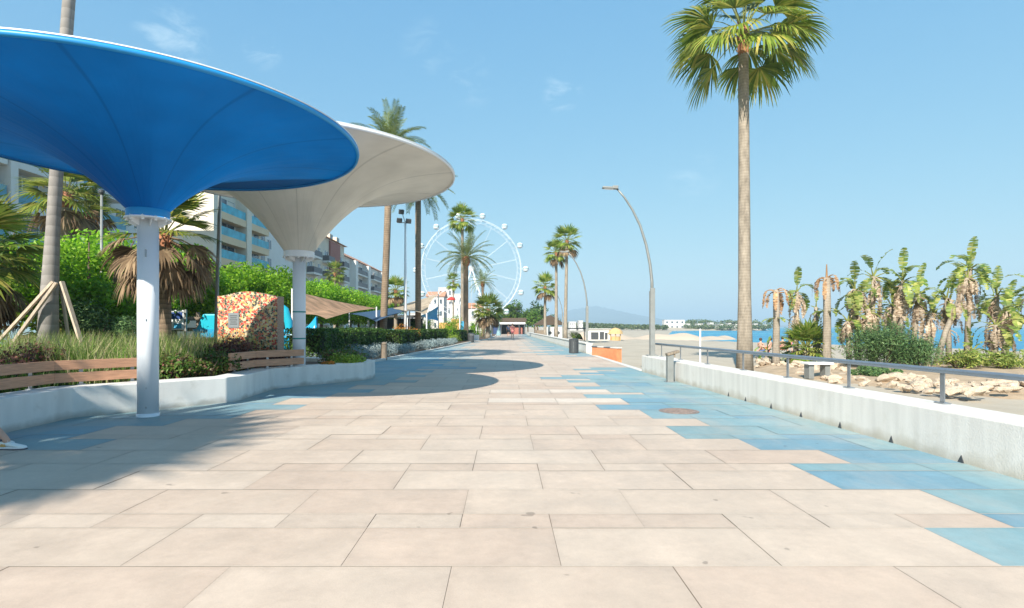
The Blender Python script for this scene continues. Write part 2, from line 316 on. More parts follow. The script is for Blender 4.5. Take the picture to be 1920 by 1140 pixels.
def membrane(name, rgb, trans, tcol, n):
    """stretched fabric: light passes through; welded seams run from neck to rim"""
    m, t, p = mat_base(name); N, L = t.nodes, t.links
    p.inputs['Roughness'].default_value = .5; p.inputs['Specular IOR Level'].default_value = .12
    tc = N.new('ShaderNodeTexCoord'); sx = N.new('ShaderNodeSeparateXYZ'); L.new(tc.outputs['Object'], sx.inputs[0])
    an = N.new('ShaderNodeMath'); an.operation = 'ARCTAN2'; L.new(sx.outputs['Y'], an.inputs[0]); L.new(sx.outputs['X'], an.inputs[1])
    ml = N.new('ShaderNodeMath'); ml.operation = 'MULTIPLY'; ml.inputs[1].default_value = n/2; L.new(an.outputs[0], ml.inputs[0])
    si = N.new('ShaderNodeMath'); si.operation = 'SINE'; L.new(ml.outputs[0], si.inputs[0])
    ab = N.new('ShaderNodeMath'); ab.operation = 'ABSOLUTE'; L.new(si.outputs[0], ab.inputs[0])
    mr = N.new('ShaderNodeMapRange'); mr.inputs['From Min'].default_value = .02; mr.inputs['From Max'].default_value = .07; mr.inputs['To Min'].default_value = .78; L.new(ab.outputs[0], mr.inputs[0])
    no = N.new('ShaderNodeTexNoise'); no.inputs['Scale'].default_value = 1.1; no.inputs['Detail'].default_value = 4; L.new(tc.outputs['Object'], no.inputs['Vector'])
    m2 = N.new('ShaderNodeMapRange'); m2.inputs['From Min'].default_value = .3; m2.inputs['From Max'].default_value = .7; m2.inputs['To Min'].default_value = .85; m2.inputs['To Max'].default_value = 1.1; L.new(no.outputs['Fac'], m2.inputs[0])
    mm = N.new('ShaderNodeMath'); mm.operation = 'MULTIPLY'; L.new(mr.outputs[0], mm.inputs[0]); L.new(m2.outputs[0], mm.inputs[1])
    c1 = N.new('ShaderNodeVectorMath'); c1.operation = 'SCALE'; c1.inputs[0].default_value = rgb; L.new(mm.outputs[0], c1.inputs['Scale'])
    c2 = N.new('ShaderNodeVectorMath'); c2.operation = 'SCALE'; c2.inputs[0].default_value = tcol; L.new(mm.outputs[0], c2.inputs['Scale'])
    L.new(c1.outputs[0], p.inputs['Base Color'])
    # tension wrinkles running from the neck outwards
    cx = N.new('ShaderNodeCombineXYZ'); L.new(sx.outputs['X'], cx.inputs[0]); L.new(sx.outputs['Y'], cx.inputs[1])
    nz = N.new('ShaderNodeVectorMath'); nz.operation = 'NORMALIZE'; L.new(cx.outputs[0], nz.inputs[0]); ln = N.new('ShaderNodeVectorMath'); ln.operation = 'LENGTH'; L.new(cx.outputs[0], ln.inputs[0])
    s5 = N.new('ShaderNodeVectorMath'); s5.operation = 'SCALE'; s5.inputs['Scale'].default_value = 5; L.new(nz.outputs[0], s5.inputs[0])
    q5 = N.new('ShaderNodeMath'); q5.operation = 'MULTIPLY'; q5.inputs[1].default_value = .45; L.new(ln.outputs['Value'], q5.inputs[0]); c5 = N.new('ShaderNodeCombineXYZ'); L.new(q5.outputs[0], c5.inputs[2])
    a5 = N.new('ShaderNodeVectorMath'); a5.operation = 'ADD'; L.new(s5.outputs[0], a5.inputs[0]); L.new(c5.outputs[0], a5.inputs[1])
    n5 = N.new('ShaderNodeTexNoise'); n5.inputs['Scale'].default_value = 1.6; n5.inputs['Detail'].default_value = 3; L.new(a5.outputs[0], n5.inputs['Vector'])
    b5 = N.new('ShaderNodeBump'); b5.inputs['Strength'].default_value = .16; b5.inputs['Distance'].default_value = .12; L.new(n5.outputs['Fac'], b5.inputs['Height']); L.new(b5.outputs[0], p.inputs['Normal'])
    tr = N.new('ShaderNodeBsdfTranslucent'); L.new(c2.outputs[0], tr.inputs['Color'])
    ms = N.new('ShaderNodeMixShader'); ms.inputs[0].default_value = trans
    L.new(p.outputs[0], ms.inputs[1]); L.new(tr.outputs[0], ms.inputs[2]); L.new(ms.outputs[0], N['Material Output'].inputs['Surface'])
    return m
M['fabric_blue'] = membrane('blue_membrane', (.004, .125, .38), .22, (.001, .155, .48), 10)
M['fabric_white'] = membrane('white_membrane', (.58, .54, .47), .14, (.60, .54, .44), 10)

def paving():
    m, t, p = mat_base('paving_slabs'); N, L = t.nodes, t.links
    p.inputs['Specular IOR Level'].default_value = .3
    at_ = N.new('ShaderNodeAttribute'); at_.attribute_name = 'slab'
    tc = N.new('ShaderNodeTexCoord')
    def noise(sc_, scale, d=6, r=.6, off=(0, 0, 0)):
        mp = N.new('ShaderNodeMapping'); mp.inputs['Scale'].default_value = sc_; mp.inputs['Location'].default_value = off; L.new(tc.outputs['Object'], mp.inputs[0])
        n = N.new('ShaderNodeTexNoise'); n.inputs['Scale'].default_value = scale; n.inputs['Detail'].default_value = d; n.inputs['Roughness'].default_value = r
        L.new(mp.outputs[0], n.inputs['Vector']); return n.outputs['Fac']
    def rng(v, a, b, c, d):
        r = N.new('ShaderNodeMapRange'); r.inputs['From Min'].default_value = a; r.inputs['From Max'].default_value = b; r.inputs['To Min'].default_value = c; r.inputs['To Max'].default_value = d
        L.new(v, r.inputs[0]); return r.outputs[0]
    # cloudy stone, each slab with an offset of its own (stored in alpha)
    va = N.new('ShaderNodeVectorMath'); va.operation = 'ADD'; cb = N.new('ShaderNodeCombineXYZ')
    k = N.new('ShaderNodeMath'); k.operation = 'MULTIPLY'; k.inputs[1].default_value = 40; L.new(at_.outputs['Alpha'], k.inputs[0])
    L.new(k.outputs[0], cb.inputs[2]); L.new(tc.outputs['Object'], va.inputs[0]); L.new(cb.outputs[0], va.inputs[1])
    n1 = N.new('ShaderNodeTexNoise'); n1.inputs['Scale'].default_value = 2.6; n1.inputs['Detail'].default_value = 7; n1.inputs['Roughness'].default_value = .62; L.new(va.outputs[0], n1.inputs['Vector'])
    f1 = rng(n1.outputs['Fac'], .3, .7, .88, 1.07)
    f2 = rng(noise((1, 1, 1), 14, 8, .7), .3, .7, .93, 1.06)
    f3 = rng(noise((.6, .16, 1), 1.6, 5, .6, (3, 5, 0)), .4, .68, 1.0, .90)     # wear along the walking line
    f4 = rng(noise((1, 1, 1), 5.5, 2, .5, (9, 1, 0)), .735, .76, 1.0, .62)      # small spots
    f5 = rng(noise((1, 1, 1), 90, 3, .7), .3, .7, .95, 1.05)
    # grime and sand held along the joints: distance to the slab's own edge, broken up by noise
    ed = N.new('ShaderNodeAttribute'); ed.attribute_name = 'edge'; es = N.new('ShaderNodeSeparateColor'); L.new(ed.outputs['Color'], es.inputs[0])
    def mth(op, a, b):
        q = N.new('ShaderNodeMath'); q.operation = op
        for i, v in enumerate((a, b)):
            if isinstance(v, (int, float)): q.inputs[i].default_value = v
            else: L.new(v, q.inputs[i])
        return q.outputs[0]
    dm = mth('MINIMUM', mth('MINIMUM', es.outputs[0], mth('SUBTRACT', es.outputs[2], es.outputs[0])), mth('MINIMUM', es.outputs[1], mth('SUBTRACT', ed.outputs['Alpha'], es.outputs[1])))
    f6 = rng(mth('ADD', dm, mth('MULTIPLY', mth('SUBTRACT', noise((1, 1, 1), 9, 5, .65, (4, 4, 0)), .5), .16)), -.01, .05, .92, 1.0)
    f7 = rng(noise((1, 1, 1), 3.1, 9, .75, (1, 7, 0)), .58, .72, 1.0, .90)      # old stains
    cur = None
    for f in (f1, f2, f3, f4, f5, f6, f7):
        if cur is None: cur = f
        else:
            q = N.new('ShaderNodeMath'); q.operation = 'MULTIPLY'; L.new(cur, q.inputs[0]); L.new(f, q.inputs[1]); cur = q.outputs[0]
    s = N.new('ShaderNodeVectorMath'); s.operation = 'SCALE'; L.new(at_.outputs['Color'], s.inputs[0]); L.new(cur, s.inputs['Scale'])
    du = N.new('ShaderNodeMix'); du.data_type = 'RGBA'; L.new(rng(noise((1, .45, 1), 1.1, 7, .68, (2, 8, 0)), .45, .75, .04, .42), du.inputs['Factor'])   # wind-blown sand and wear
    L.new(s.outputs[0], du.inputs['A']); du.inputs['B'].default_value = (.54, .455, .365, 1); L.new(du.outputs['Result'], p.inputs['Base Color'])
    L.new(rng(n1.outputs['Fac'], .3, .7, .5, .72), p.inputs['Roughness'])
    b = N.new('ShaderNodeBump'); b.inputs['Strength'].default_value = .12; b.inputs['Distance'].default_value = .01
    L.new(noise((1, 1, 1), 120, 4, .6), b.inputs['Height']); L.new(b.outputs[0], p.inputs['Normal'])
    return m
M['paving'] = paving()
M['grout'] = mat('grout', (.20, .16, .13), .9, .2, 5)
M['sand'] = mat('sand', (.42, .365, .285), .95, .10, .6, bump=.6, bscale=7, dirt=((.36, .30, .225), .35, .5, .7))
M['land'] = mat('land', (.24, .22, .13), .95, .3, .3)
M['dune'] = mat('far_dune', (.52, .42, .32), .95, .1, .2)

def mosaic():
    m, t, p = mat_base('mosaic'); N, L = t.nodes, t.links
    tc = N.new('ShaderNodeTexCoord')
    no = N.new('ShaderNodeTexNoise'); no.inputs['Scale'].default_value = 2.2; no.inputs['Detail'].default_value = 2; L.new(tc.outputs['Object'], no.inputs['Vector'])
    vo = N.new('ShaderNodeTexVoronoi'); vo.inputs['Scale'].default_value = 21; L.new(tc.outputs['Object'], vo.inputs['Vector'])
    sp = N.new('ShaderNodeSeparateColor'); L.new(vo.outputs['Color'], sp.inputs[0])
    ad = N.new('ShaderNodeMath'); ad.operation = 'MULTIPLY_ADD'; L.new(no.outputs['Fac'], ad.inputs[0]); ad.inputs[1].default_value = .55; L.new(sp.outputs[0], ad.inputs[2])
    sb = N.new('ShaderNodeMath'); sb.operation = 'SUBTRACT'; L.new(ad.outputs[0], sb.inputs[0]); sb.inputs[1].default_value = .27
    cr = N.new('ShaderNodeValToRGB'); cr.color_ramp.interpolation = 'CONSTANT'; L.new(sb.outputs[0], cr.inputs[0])
    el = cr.color_ramp.elements
    cols = [(0, (.03, .04, .03)), (.15, (.48, .045, .03)), (.34, (.72, .58, .36)), (.42, (.66, .44, .13)), (.54, (.70, .56, .32)), (.66, (.52, .07, .03)), (.80, (.04, .06, .04)), (.93, (.60, .28, .08))]
    while len(el) < len(cols): el.new(.5)
    for i, (q, c) in enumerate(cols): el[i].position = q; el[i].color = (*c, 1)
    v2 = N.new('ShaderNodeTexVoronoi'); v2.feature = 'DISTANCE_TO_EDGE'; v2.inputs['Scale'].default_value = 21; L.new(tc.outputs['Object'], v2.inputs['Vector'])
    mr = N.new('ShaderNodeMapRange'); mr.inputs['From Min'].default_value = .03; mr.inputs['From Max'].default_value = .06; L.new(v2.outputs['Distance'], mr.inputs[0])
    mx = N.new('ShaderNodeMix'); mx.data_type = 'RGBA'; L.new(mr.outputs[0], mx.inputs['Factor']); mx.inputs['A'].default_value = (.45, .38, .28, 1); L.new(cr.outputs[0], mx.inputs['B'])
    L.new(mx.outputs['Result'], p.inputs['Base Color']); p.inputs['Roughness'].default_value = .35
    return m
M['mosaic'] = mosaic()
M['mosaic_side'] = mat('mosaic_edge', (.40, .27, .20), .7, .5, 40)
def seamat():
    m, t, p = mat_base('sea_water'); N, L = t.nodes, t.links
    p.inputs['Base Color'].default_value = (.008, .17, .30, 1); p.inputs['Roughness'].default_value = .28; p.inputs['IOR'].default_value = 1.33
    p.inputs['Specular IOR Level'].default_value = .18
    tc = N.new('ShaderNodeTexCoord'); mp = N.new('ShaderNodeMapping'); mp.inputs['Scale'].default_value = (.35, 1, 1); L.new(tc.outputs['Object'], mp.inputs[0])
    n = N.new('ShaderNodeTexNoise'); n.inputs['Scale'].default_value = .8; n.inputs['Detail'].default_value = 6; L.new(mp.outputs[0], n.inputs['Vector'])
    b = N.new('ShaderNodeBump'); b.inputs['Strength'].default_value = .8; b.inputs['Distance'].default_value = .3; L.new(n.outputs['Fac'], b.inputs['Height']); L.new(b.outputs[0], p.inputs['Normal'])
    n2 = N.new('ShaderNodeTexNoise'); n2.inputs['Scale'].default_value = .03; n2.inputs['Detail'].default_value = 4; L.new(mp.outputs[0], n2.inputs['Vector'])
    cr = N.new('ShaderNodeValToRGB'); L.new(n2.outputs['Fac'], cr.inputs[0]); cr.color_ramp.elements[0].position = .35; cr.color_ramp.elements[1].position = .65
    cr.color_ramp.elements[0].color = (.006, .17, .32, 1); cr.color_ramp.elements[1].color = (.018, .29, .42, 1); L.new(cr.outputs[0], p.inputs['Base Color'])
    return m
M['sea'] = seamat()
M['hill'] = mat('mountain', (.08, .12, .13), .95, .3, .004)
# ================================================================== THE SETTING
R = random.Random(7); NR = np.random.default_rng(11)

# ---- paving: every slab a face of one sheet, over a grout bed
def build_paving():
    rows = []; Y = 3.0; k = 0; W_, N_ = .575, .267
    y = Y
    while y < 150: rows.append((y, W_ if k % 3 != 1 else N_, k)); y += rows[-1][1]; k += 1
    y = Y; k = -1
    while y > -4:
        h = W_ if k % 3 != 1 else N_
        y -= h; rows.append((y, h, k)); k -= 1
    rows.sort()
    # where blue begins beside the sea wall (X greater than) and beside the planter (X less than), row by row
    br = {0: 2.7, 1: 3.3, 2: 3.3, 3: 2.7, 4: 2.7, 5: 3.3, 6: 2.7, 7: 2.1, 8: 2.1, 9: 2.7, 10: 2.1, 11: 2.1, 12: 2.1, 13: 2.1, 14: 2.1, 15: 2.1,
          16: 2.7, 17: 2.1, 18: 2.1, 19: 2.1, 20: 2.1, 21: 1.5, 22: 2.1, 23: 1.2, 24: 1.5, 25: 2.7, 26: 2.1, 27: 2.7, 28: 3.3, 29: 2.7, 30: 3.3}
    r = random.Random(3)
    bm = MB(); cols = []; edge = []
    g = .0035
    beige = [(.560, .445, .350), (.542, .424, .332), (.572, .464, .370), (.534, .412, .322), (.552, .440, .348), (.565, .454, .360)]
    blue = [(.205, .345, .385), (.190, .330, .380), (.220, .355, .385), (.205, .345, .375), (.165, .310, .385), (.225, .345, .365)]
    odd = 0
    for (y0, h, k) in rows:
        wide = (k % 3 != 1)
        wi = (k//3)*2 + (0 if k % 3 == 0 else 1)          # running number of the wide rows
        if wide: x0 = .309 if wi % 2 == 0 else -.288; step = 1.2
        else: x0 = .309; step = .6
        far = y0 > 60
        x = x0 - step*math.ceil((x0+8.4)/step)
        while x < 4.9:
            xe = x+step; xc = (x+xe)/2; yc = y0+h/2
            lim = 4.75 if yc < 16.4 else 4.0
            if x >= lim: break
            xr = min(xe, lim)
            bl = -9
            if 5.75 <= yc < 6.45: bl = -4.45
            elif yc < 7.25 and yc >= 6.4: bl = -5.05
            elif 7.25 <= yc < 7.9: bl = -4.45
            elif 7.9 <= yc < 9.9: bl = -3.85
            elif 9.9 <= yc < 13.2: bl = -3.2
            elif 13.2 <= yc < 15.5: bl = -2.6
            elif 15.5 <= yc < 24: bl = [-1.9, -2.5, -1.3, -2.5][k % 4]
            elif 24 <= yc < 70: bl = [-2.6, -3.2, -2.0, -2.6, -3.2][k % 5]
            rb = br.get(k, 9) if k >= 0 else 3.9
            if 24 < yc < 48: rb = [2.1, 2.7, 1.5, 2.1, 2.7, 3.3][(k//2) % 6]
            if yc >= 48: rb = [2.1, 2.7, 3.0][(k//3) % 3]
            isb = xc < bl or xc > rb
            c = r.choice(blue) if isb else r.choice(beige)
            j = r.uniform(.97, 1.03); c = tuple(v*j for v in c)
            if (not isb) and k in (14, 17) and abs(xc-.9) < 1.0: c = (.63, .54, .45)
            g = r.choice((.0008, .0012, .0018, .0028)); gy = .0012; dz = r.uniform(-.0012, .0012)
            bm.add([(x+g, y0+gy, dz), (xr-g, y0+gy, dz), (xr-g, y0+h-gy, dz), (x+g, y0+h-gy, dz)], [(0, 1, 2, 3)])
            cols += [(*c, r.random())]*4; ww = xr-x; edge += [(0, 0, ww, h), (ww, 0, ww, h), (ww, h, ww, h), (0, h, ww, h)]
            x = xe
        bm.add([(-8.4, y0-.003, .0017), (4.0 if y0 > 16 else 4.75, y0-.003, .0017), (4.0 if y0 > 16 else 4.75, y0+.003, .0017), (-8.4, y0+.003, .0017)], [(0, 1, 2, 3)]); cols += [(.60, .52, .42, .5)]*4; edge += [(1, 1, 2, 2)]*4
    o = struct('promenade_paving', bm, M['paving'])
    a = o.data.color_attributes.new('slab', 'FLOAT_COLOR', 'CORNER')
    a.data.foreach_set('color', np.array(cols, dtype=np.float32).ravel())
    a = o.data.color_attributes.new('edge', 'FLOAT_COLOR', 'CORNER'); a.data.foreach_set('color', np.array(edge, dtype=np.float32).ravel())
build_paving()
mb = MB(); mb.bb((-9, -6, -.5), (4.85, 16.45, -.008)); struct('promenade_bed', mb, M['grout'])
mb = MB(); mb.bb((-9, 16.453, -.5), (4.0, 160, -.008)); struct('promenade_bed', mb, M['grout'])
mb = MB(); mb.bb((4.003, 16.46, -.6), (4.22, 26.9, .006)); struct('kerb', mb, M['kerb'])

# ---- land, beach, sea, far shore, hills
mb = MB(); mb.add([(-6000, -400, -.06), (3.9, -400, -.06), (3.9, 7000, -.06), (-6000, 7000, -.06)], [(0, 1, 2, 3)])
struct('ground', mb, M['land'])
SH_Y = [-60, 20, 48, 84, 110, 150, 220, 300, 330, 345, 400, 520, 700, 1200]
SH_X = [62, 54, 45, 28, 35, 49, 71, 96, 120, 170, 172, 150, 60, 20]
def shore(y): return np.interp(y, SH_Y, SH_X)
def beach_z(x, y):
    d = shore(y)-x
    t = np.clip((d+4)/16, 0, 1); t = t*t*(3-2*t)
    z = -1.7+1.3*t
    z = z + .035*np.sin(x*1.3+y*.7)*np.sin(y*1.1-x*.4) + .02*np.sin(x*3.1-y*2.3)
    return z + np.where(y > 330, np.clip(d/60, 0, 1)*1.5, 0)
ys = np.concatenate([np.arange(-60, 10, 4), np.arange(10, 110, 1.2), np.arange(110, 345, 5), np.arange(345, 1200, 25)])
xs = np.concatenate([np.arange(3.95, 60, .9), np.arange(60, 260, 6)])
XX, YY = np.meshgrid(xs, ys); ZZ = beach_z(XX, YY)
ny, nx = XX.shape
mb = MB(); V = np.stack([XX, YY, ZZ], -1).reshape(-1, 3)
idx = np.arange(ny*nx).reshape(ny, nx)
fq = np.stack([idx[:-1, :-1], idx[:-1, 1:], idx[1:, 1:], idx[1:, :-1]], -1).reshape(-1, 4)
mb.add(V, fq.tolist()); struct('beach_sand', mb, M['sand'], smooth=True)
mb = MB(); mb.add([(10, -300, -.95), (7000, -300, -.95), (7000, 11000, -.95), (10, 11000, -.95)], [(0, 1, 2, 3)])
struct('sea', mb, M['sea'])
# pale sand bank running out beside the bay
mb = MB()
n1, n2 = 60, 7; V = []
for i in range(n1):
    t = i/(n1-1); x = 10+t*24; y = 74+t*10+2*math.sin(t*7)
    for j in range(n2):
        q = j/(n2-1); hh = math.sin(PI*q)*(1.0+.35*math.sin(t*13)+.2*math.sin(t*31))*(1-.5*t)
        V.append((x, y+(q-.5)*9, -.55+hh))
mb.add(V, [(i*n2+j, (i+1)*n2+j, (i+1)*n2+j+1, i*n2+j+1) for i in range(n1-1) for j in range(n2-1)])
struct('sand_bank', mb, M['dune'], smooth=True)
# mountains far behind the bay: ridge heights read along the skyline
ridge = [(1000, 604), (1030, 597), (1052, 587), (1072, 580), (1095, 576), (1112, 573), (1128, 575), (1150, 581), (1180, 587), (1210, 594), (1250, 600), (1300, 604), (1370, 607), (1450, 610), (1520, 613)]
mb = MB(); n1, n2 = 140, 20; V = []
rr = random.Random(5)
for i in range(n1):
    px = 1000+520*i/(n1-1); py = np.interp(px, [a for a, b in ridge], [b for a, b in ridge])
    p = at(px, py, 4200)
    for j in range(n2):
        q = j/(n2-1); dy = (q-.5)*2200
        k = max(0, 1-abs(q-.5)*2)**.9
        z = -3+(p.z+3)*k*(1+.10*math.sin(i*.55+q*9)*(1-k)+.05*math.sin(i*1.7+q*23))
        V.append((p.x+(q-.5)*300*math.sin(i*.3)*.3, 4200+dy, z))
mb.add(V, [(i*n2+j, (i+1)*n2+j, (i+1)*n2+j+1, i*n2+j+1) for i in range(n1-1) for j in range(n2-1)])
struct('mountain', mb, M['hill'], smooth=True)

# ---- planter walls
PW = [(-5.95, 2.2), (-6.13, 6.87), (-6.17, 7.89), (-4.67, 9.62), (-4.83, 11.6), (-3.46, 13.45), (-3.36, 13.9), (-3.42, 14.6), (-3.75, 15.0), (-5.2, 15.9), (-9, 16.6)]
def offset(path, d):
    P = [Vector(p) for p in path]; out = []
    for i, p in enumerate(P):
        a = (P[i]-P[i-1]).normalized() if i else (P[1]-P[0]).normalized()
        b = (P[i+1]-P[i]).normalized() if i < len(P)-1 else a
        na, nb = Vector((-a.y, a.x)), Vector((-b.y, b.x)); n = (na+nb).normalized()
        out.append(p+n*d/max(.35, n.dot(na)))
    return out
def strip_wall(mb, path, th, z0, z1):
    A = [Vector(p) for p in path]; B = offset(path, th); n = len(A)
    V = [(p.x, p.y, z0) for p in A]+[(p.x, p.y, z1) for p in A]+[(p.x, p.y, z0) for p in B]+[(p.x, p.y, z1) for p in B]
    Fc = []
    for i in range(n-1):
        j = i+1
        Fc += [(i, j, n+j, n+i), (n+i, n+j, 3*n+j, 3*n+i), (3*n+i, 3*n+j, 2*n+j, 2*n+i)]
    Fc += [(0, n, 3*n, 2*n), (n-1, 2*n+n-1, 4*n-1, 2*n-1)]
    return mb.add(V, Fc)
t = thing('planter_wall', 'low white rendered planter wall zigzagging beside the blue paving, carrying the slatted benches', 'wall')
mb = MB(); strip_wall(mb, PW, .46, -.02, .43); mb.build('wall_body', M['planter_wall'], t, bevel=.012)
for i, (px, py) in enumerate([(30, 804), (296, 766), (485, 737), (600, 721)]):
    p = gnd(px, py-2, 0)
    mb = MB(); mb.box((0, 0, .05), (.10, .10, .09)); o = mb.build('drain_outlet', M['dark'], t, loc=(p.x-.03, p.y, 0))
mb = MB(); Bk = offset(PW, .40)
poly = [(-16, 2.2)]+[(p.x, p.y) for p in Bk]+[(-16, 17)]
mb.prism(poly, -.05, .33); struct('planter_soil', mb, M['soil'])
BED = [(-4.95, 17.2), (-4.98, 19.0), (-4.7, 21), (-4.1, 27.5), (-3.4, 36.4), (-3.1, 42), (-1.6, 58), (-1.2, 75), (-1.2, 110)]
mb = MB(); strip_wall(mb, BED, .16, -.02, .08); struct('bed_kerb', mb, M['kerb'])
mb = MB(); mb.prism([(-20, 17.2)]+[(p.x, p.y) for p in offset(BED, .15)]+[(-20, 110)], -.05, .045); struct('bed_soil', mb, M['soil'])

# ---- sea wall, drain slots, handrail
def wx(y): return 4.56-.035*y
t = thing('sea_wall', 'low thick white concrete wall along the blue paving below the steel handrail', 'wall')
mb = MB(); strip_wall(mb, [(wx(16.1), 16.1), (wx(-4), -4)], .50, -.6, .47)
mb.build('wall_body', M['concrete'], t, bevel=.018)
for px, py in [(1366, 741), (1398, 750), (1446, 763), (1502, 778), (1575, 800), (1671, 825), (1802, 864)]:
    # where the pixel ray meets the wall foot
    k = (px-PX)/F; y = 4.56/(k+.035)
    mb = MB(); mb.add([(-.006, -.035, 0), (-.006, .035, 0), (-.006, -.006, .07+.02*R.random()), (.02, -.035, 0), (.02, .035, 0), (.02, -.006, .07)], [(0, 2, 1), (0, 1, 4, 3), (1, 2, 5, 4), (2, 0, 3, 5)])
    mb.build('drain_slot', M['dark'], t, loc=(wx(y), y, .002))
t = thing('handrail', 'steel handrail on flat posts along the top of the sea wall', 'handrail')
mb = MB(); mb.tube([(4.97-.035*y-.02, y, .84-.002*y) for y in (-3.5, 1, 5, 9, 13, 16.0)], .031, 10); mb.build('rail', M['rail_steel'], t, smooth=True)
for y in (-.2, 1.35, 2.9, 4.45, 5.98, 7.52, 9.04, 10.6, 12.3, 14.0, 15.5):
    x = 4.95-.035*y; mb = MB(); mb.box((0, 0, .175), (.012, .06, .35)); mb.box((0, 0, .006), (.09, .13, .012)); mb.tube([(0, 0, .33), (0, 0, .345)], .012, 8)
    mb.build('post', M['steel'], t, loc=(x, y, .472))

# ---- membrane canopies
def canopy(kind, label, c, Rr, zn, zr, fab, rimmat, rim_top, poler, polemat, rn=.30, z0=-.01):
    t = thing(kind, label, 'canopy', (c[0], c[1], 0))
    H = zr-zn; a = H/math.acosh(Rr/rn); prof = []
    for i in range(30):
        u = (i/29)**1.5; r = rn+(Rr-rn)*u; prof.append((r, zn+H*(.86*(1-(1-u)**3)+.14*u)))
    n = 120; mb = MB(); V = []
    for i, (r, z) in enumerate(prof):
        for k in range(n):
            th = 2*PI*k/n; s = math.sin(PI*i/29)*.016*abs(math.cos(5*th))
            V.append((r*math.cos(th), r*math.sin(th), z+s))
    mb.add(V, [(i*n+k, i*n+(k+1) % n, (i+1)*n+(k+1) % n, (i+1)*n+k) for i in range(29) for k in range(n)])
    mem = mb.build('membrane', fab, t, smooth=True)
    mb = MB(); mb.lathe([(Rr-.02, zr-.035), (Rr+.012, zr-.04), (Rr+.022, zr-.005), (Rr+.012, zr+.02), (Rr-.02, zr+.02)], 120, cap=False)
    mb.add(*[[], []]); rim = mb.build('rim_band', rimmat, t, smooth=True)
    mb = MB(); mb.lathe([(Rr-.03, zr+.022), (Rr+.018, zr+.022), (Rr+.018, zr+.036), (Rr-.03, zr+.036)], 120, cap=False); mb.build('rim_flashing', rim_top, t)
    mb = MB(); mb.lathe([(rn+.012, zn-.10), (rn+.016, zn-.01), (rn+.004, zn+.015)], 40, cap=False); mb.build('neck_collar', rimmat, t, smooth=True)
    mb = MB(); mb.lathe([(rn+.035, zn-.135), (rn+.035, zn-.112)], 40)
    for k in range(10):
        th = 2*PI*k/10; mb.lathe([(.022, zn-.165), (.022, zn-.09)], 6, c=(rn*.97*math.cos(th), rn*.97*math.sin(th), 0))
    for k in range(6):
        th = 2*PI*k/6+.2; mb.bar((poler*.9*math.cos(th), poler*.9*math.sin(th), zn-.19), (rn*.9*math.cos(th), rn*.9*math.sin(th), zn-.19+.05), .012, .1)
    mb.build('neck_flange', M['white_paint'], t)
    mb = MB(); mb.lathe([(poler, z0), (poler, zn-.13)], 40); mb.build('pole', polemat, t, smooth=False).data.polygons.foreach_set('use_smooth', [True]*40+[False, False])
    if z0 > -.1:
        mb = MB(); mb.lathe([(poler+.012, z0), (poler+.012, z0+.05), (poler, z0+.056)], 40, cap=False); mb.build('pole_foot', polemat, t, smooth=True)
    return t
cb = canopy('funnel_canopy', 'big blue funnel-shaped membrane canopy on a white pole beside the planter wall', (-5.2, 8.06), 2.96, 2.99, 4.05, M['fabric_blue'], M['blue_paint'], M['white_paint'], .137, M['pole_paint'], rn=.265)
for (z, h, wd) in [(2.36, .11, .05), (1.40, .035, .03), (.42, .02, .02), (.14, .03, .03)]:
    mb = MB()
    th = math.radians(-66); mb.bar((.1372*math.cos(th), .1372*math.sin(th), z-h/2), (.1372*math.cos(th), .1372*math.sin(th), z+h/2), wd, .004)
    mb.build('scuff_mark', M['steel'], cb)
cw = canopy('funnel_canopy', 'white funnel-shaped membrane canopy rising out of the planter behind the bench by the mosaic wall', (-4.72, 12.7), 3.55, 3.02, 4.85, M['fabric_white'], M['white_paint'], M['white_paint'], .142, M['pole_paint'], rn=.32)
for z in (1.63, 1.02):
    mb = MB(); mb.lathe([(.146, z), (.146, z+.03)], 32, cap=False); mb.build('strap', mat('green_strap', (.02, .25, .24), .5, .1, 3) if 'gs' not in M else M['gs'], cw)

# ---- slatted benches on the planter wall
def bench(label, path, joints):
    t = thing('slatted_bench', label, 'bench')
    for z0, z1 in ((.48, .62), (.665, .805)):
        for i in range(len(path)-1):
            a, b = Vector((*path[i], (z0+z1)/2)), Vector((*path[i+1], (z0+z1)/2)); d = (b-a).normalized()
            mb = MB(); mb.bar(a+d*.006, b-d*.006, .042, z1-z0); mb.build('slat', M['wood'], t, bevel=.004)
    for i in range(len(path)-1):
        a, b = Vector((*path[i], 0)), Vector((*path[i+1], 0)); L = (b-a).length; n = max(2, round(L/.62)); d = (b-a).normalized(); nn = Vector((-d.y, d.x, 0))
        for k in range(n):
            p = a+d*(L*(k+.5)/n)+nn*.034
            mb = MB(); mb.box((0, 0, .19), (.05, .014, .36), math.atan2(d.y, d.x)); mb.box((0, .01, .006), (.10, .07, .012), math.atan2(d.y, d.x)); mb.build('post', M['steel'], t, loc=(p.x, p.y, .43))
    return t
bench('reddish slatted wooden bench back on the planter wall, running behind the blue canopy pole', [(-6.53, 4.8), (-6.55, 6.6), (-6.58, 8.06), (-5.72, 9.08)], 0)
bench('short slatted wooden bench back on the planter wall in front of the mosaic wall', [(-5.16, 10.35), (-5.14, 11.4), (-4.45, 12.25)], 0)

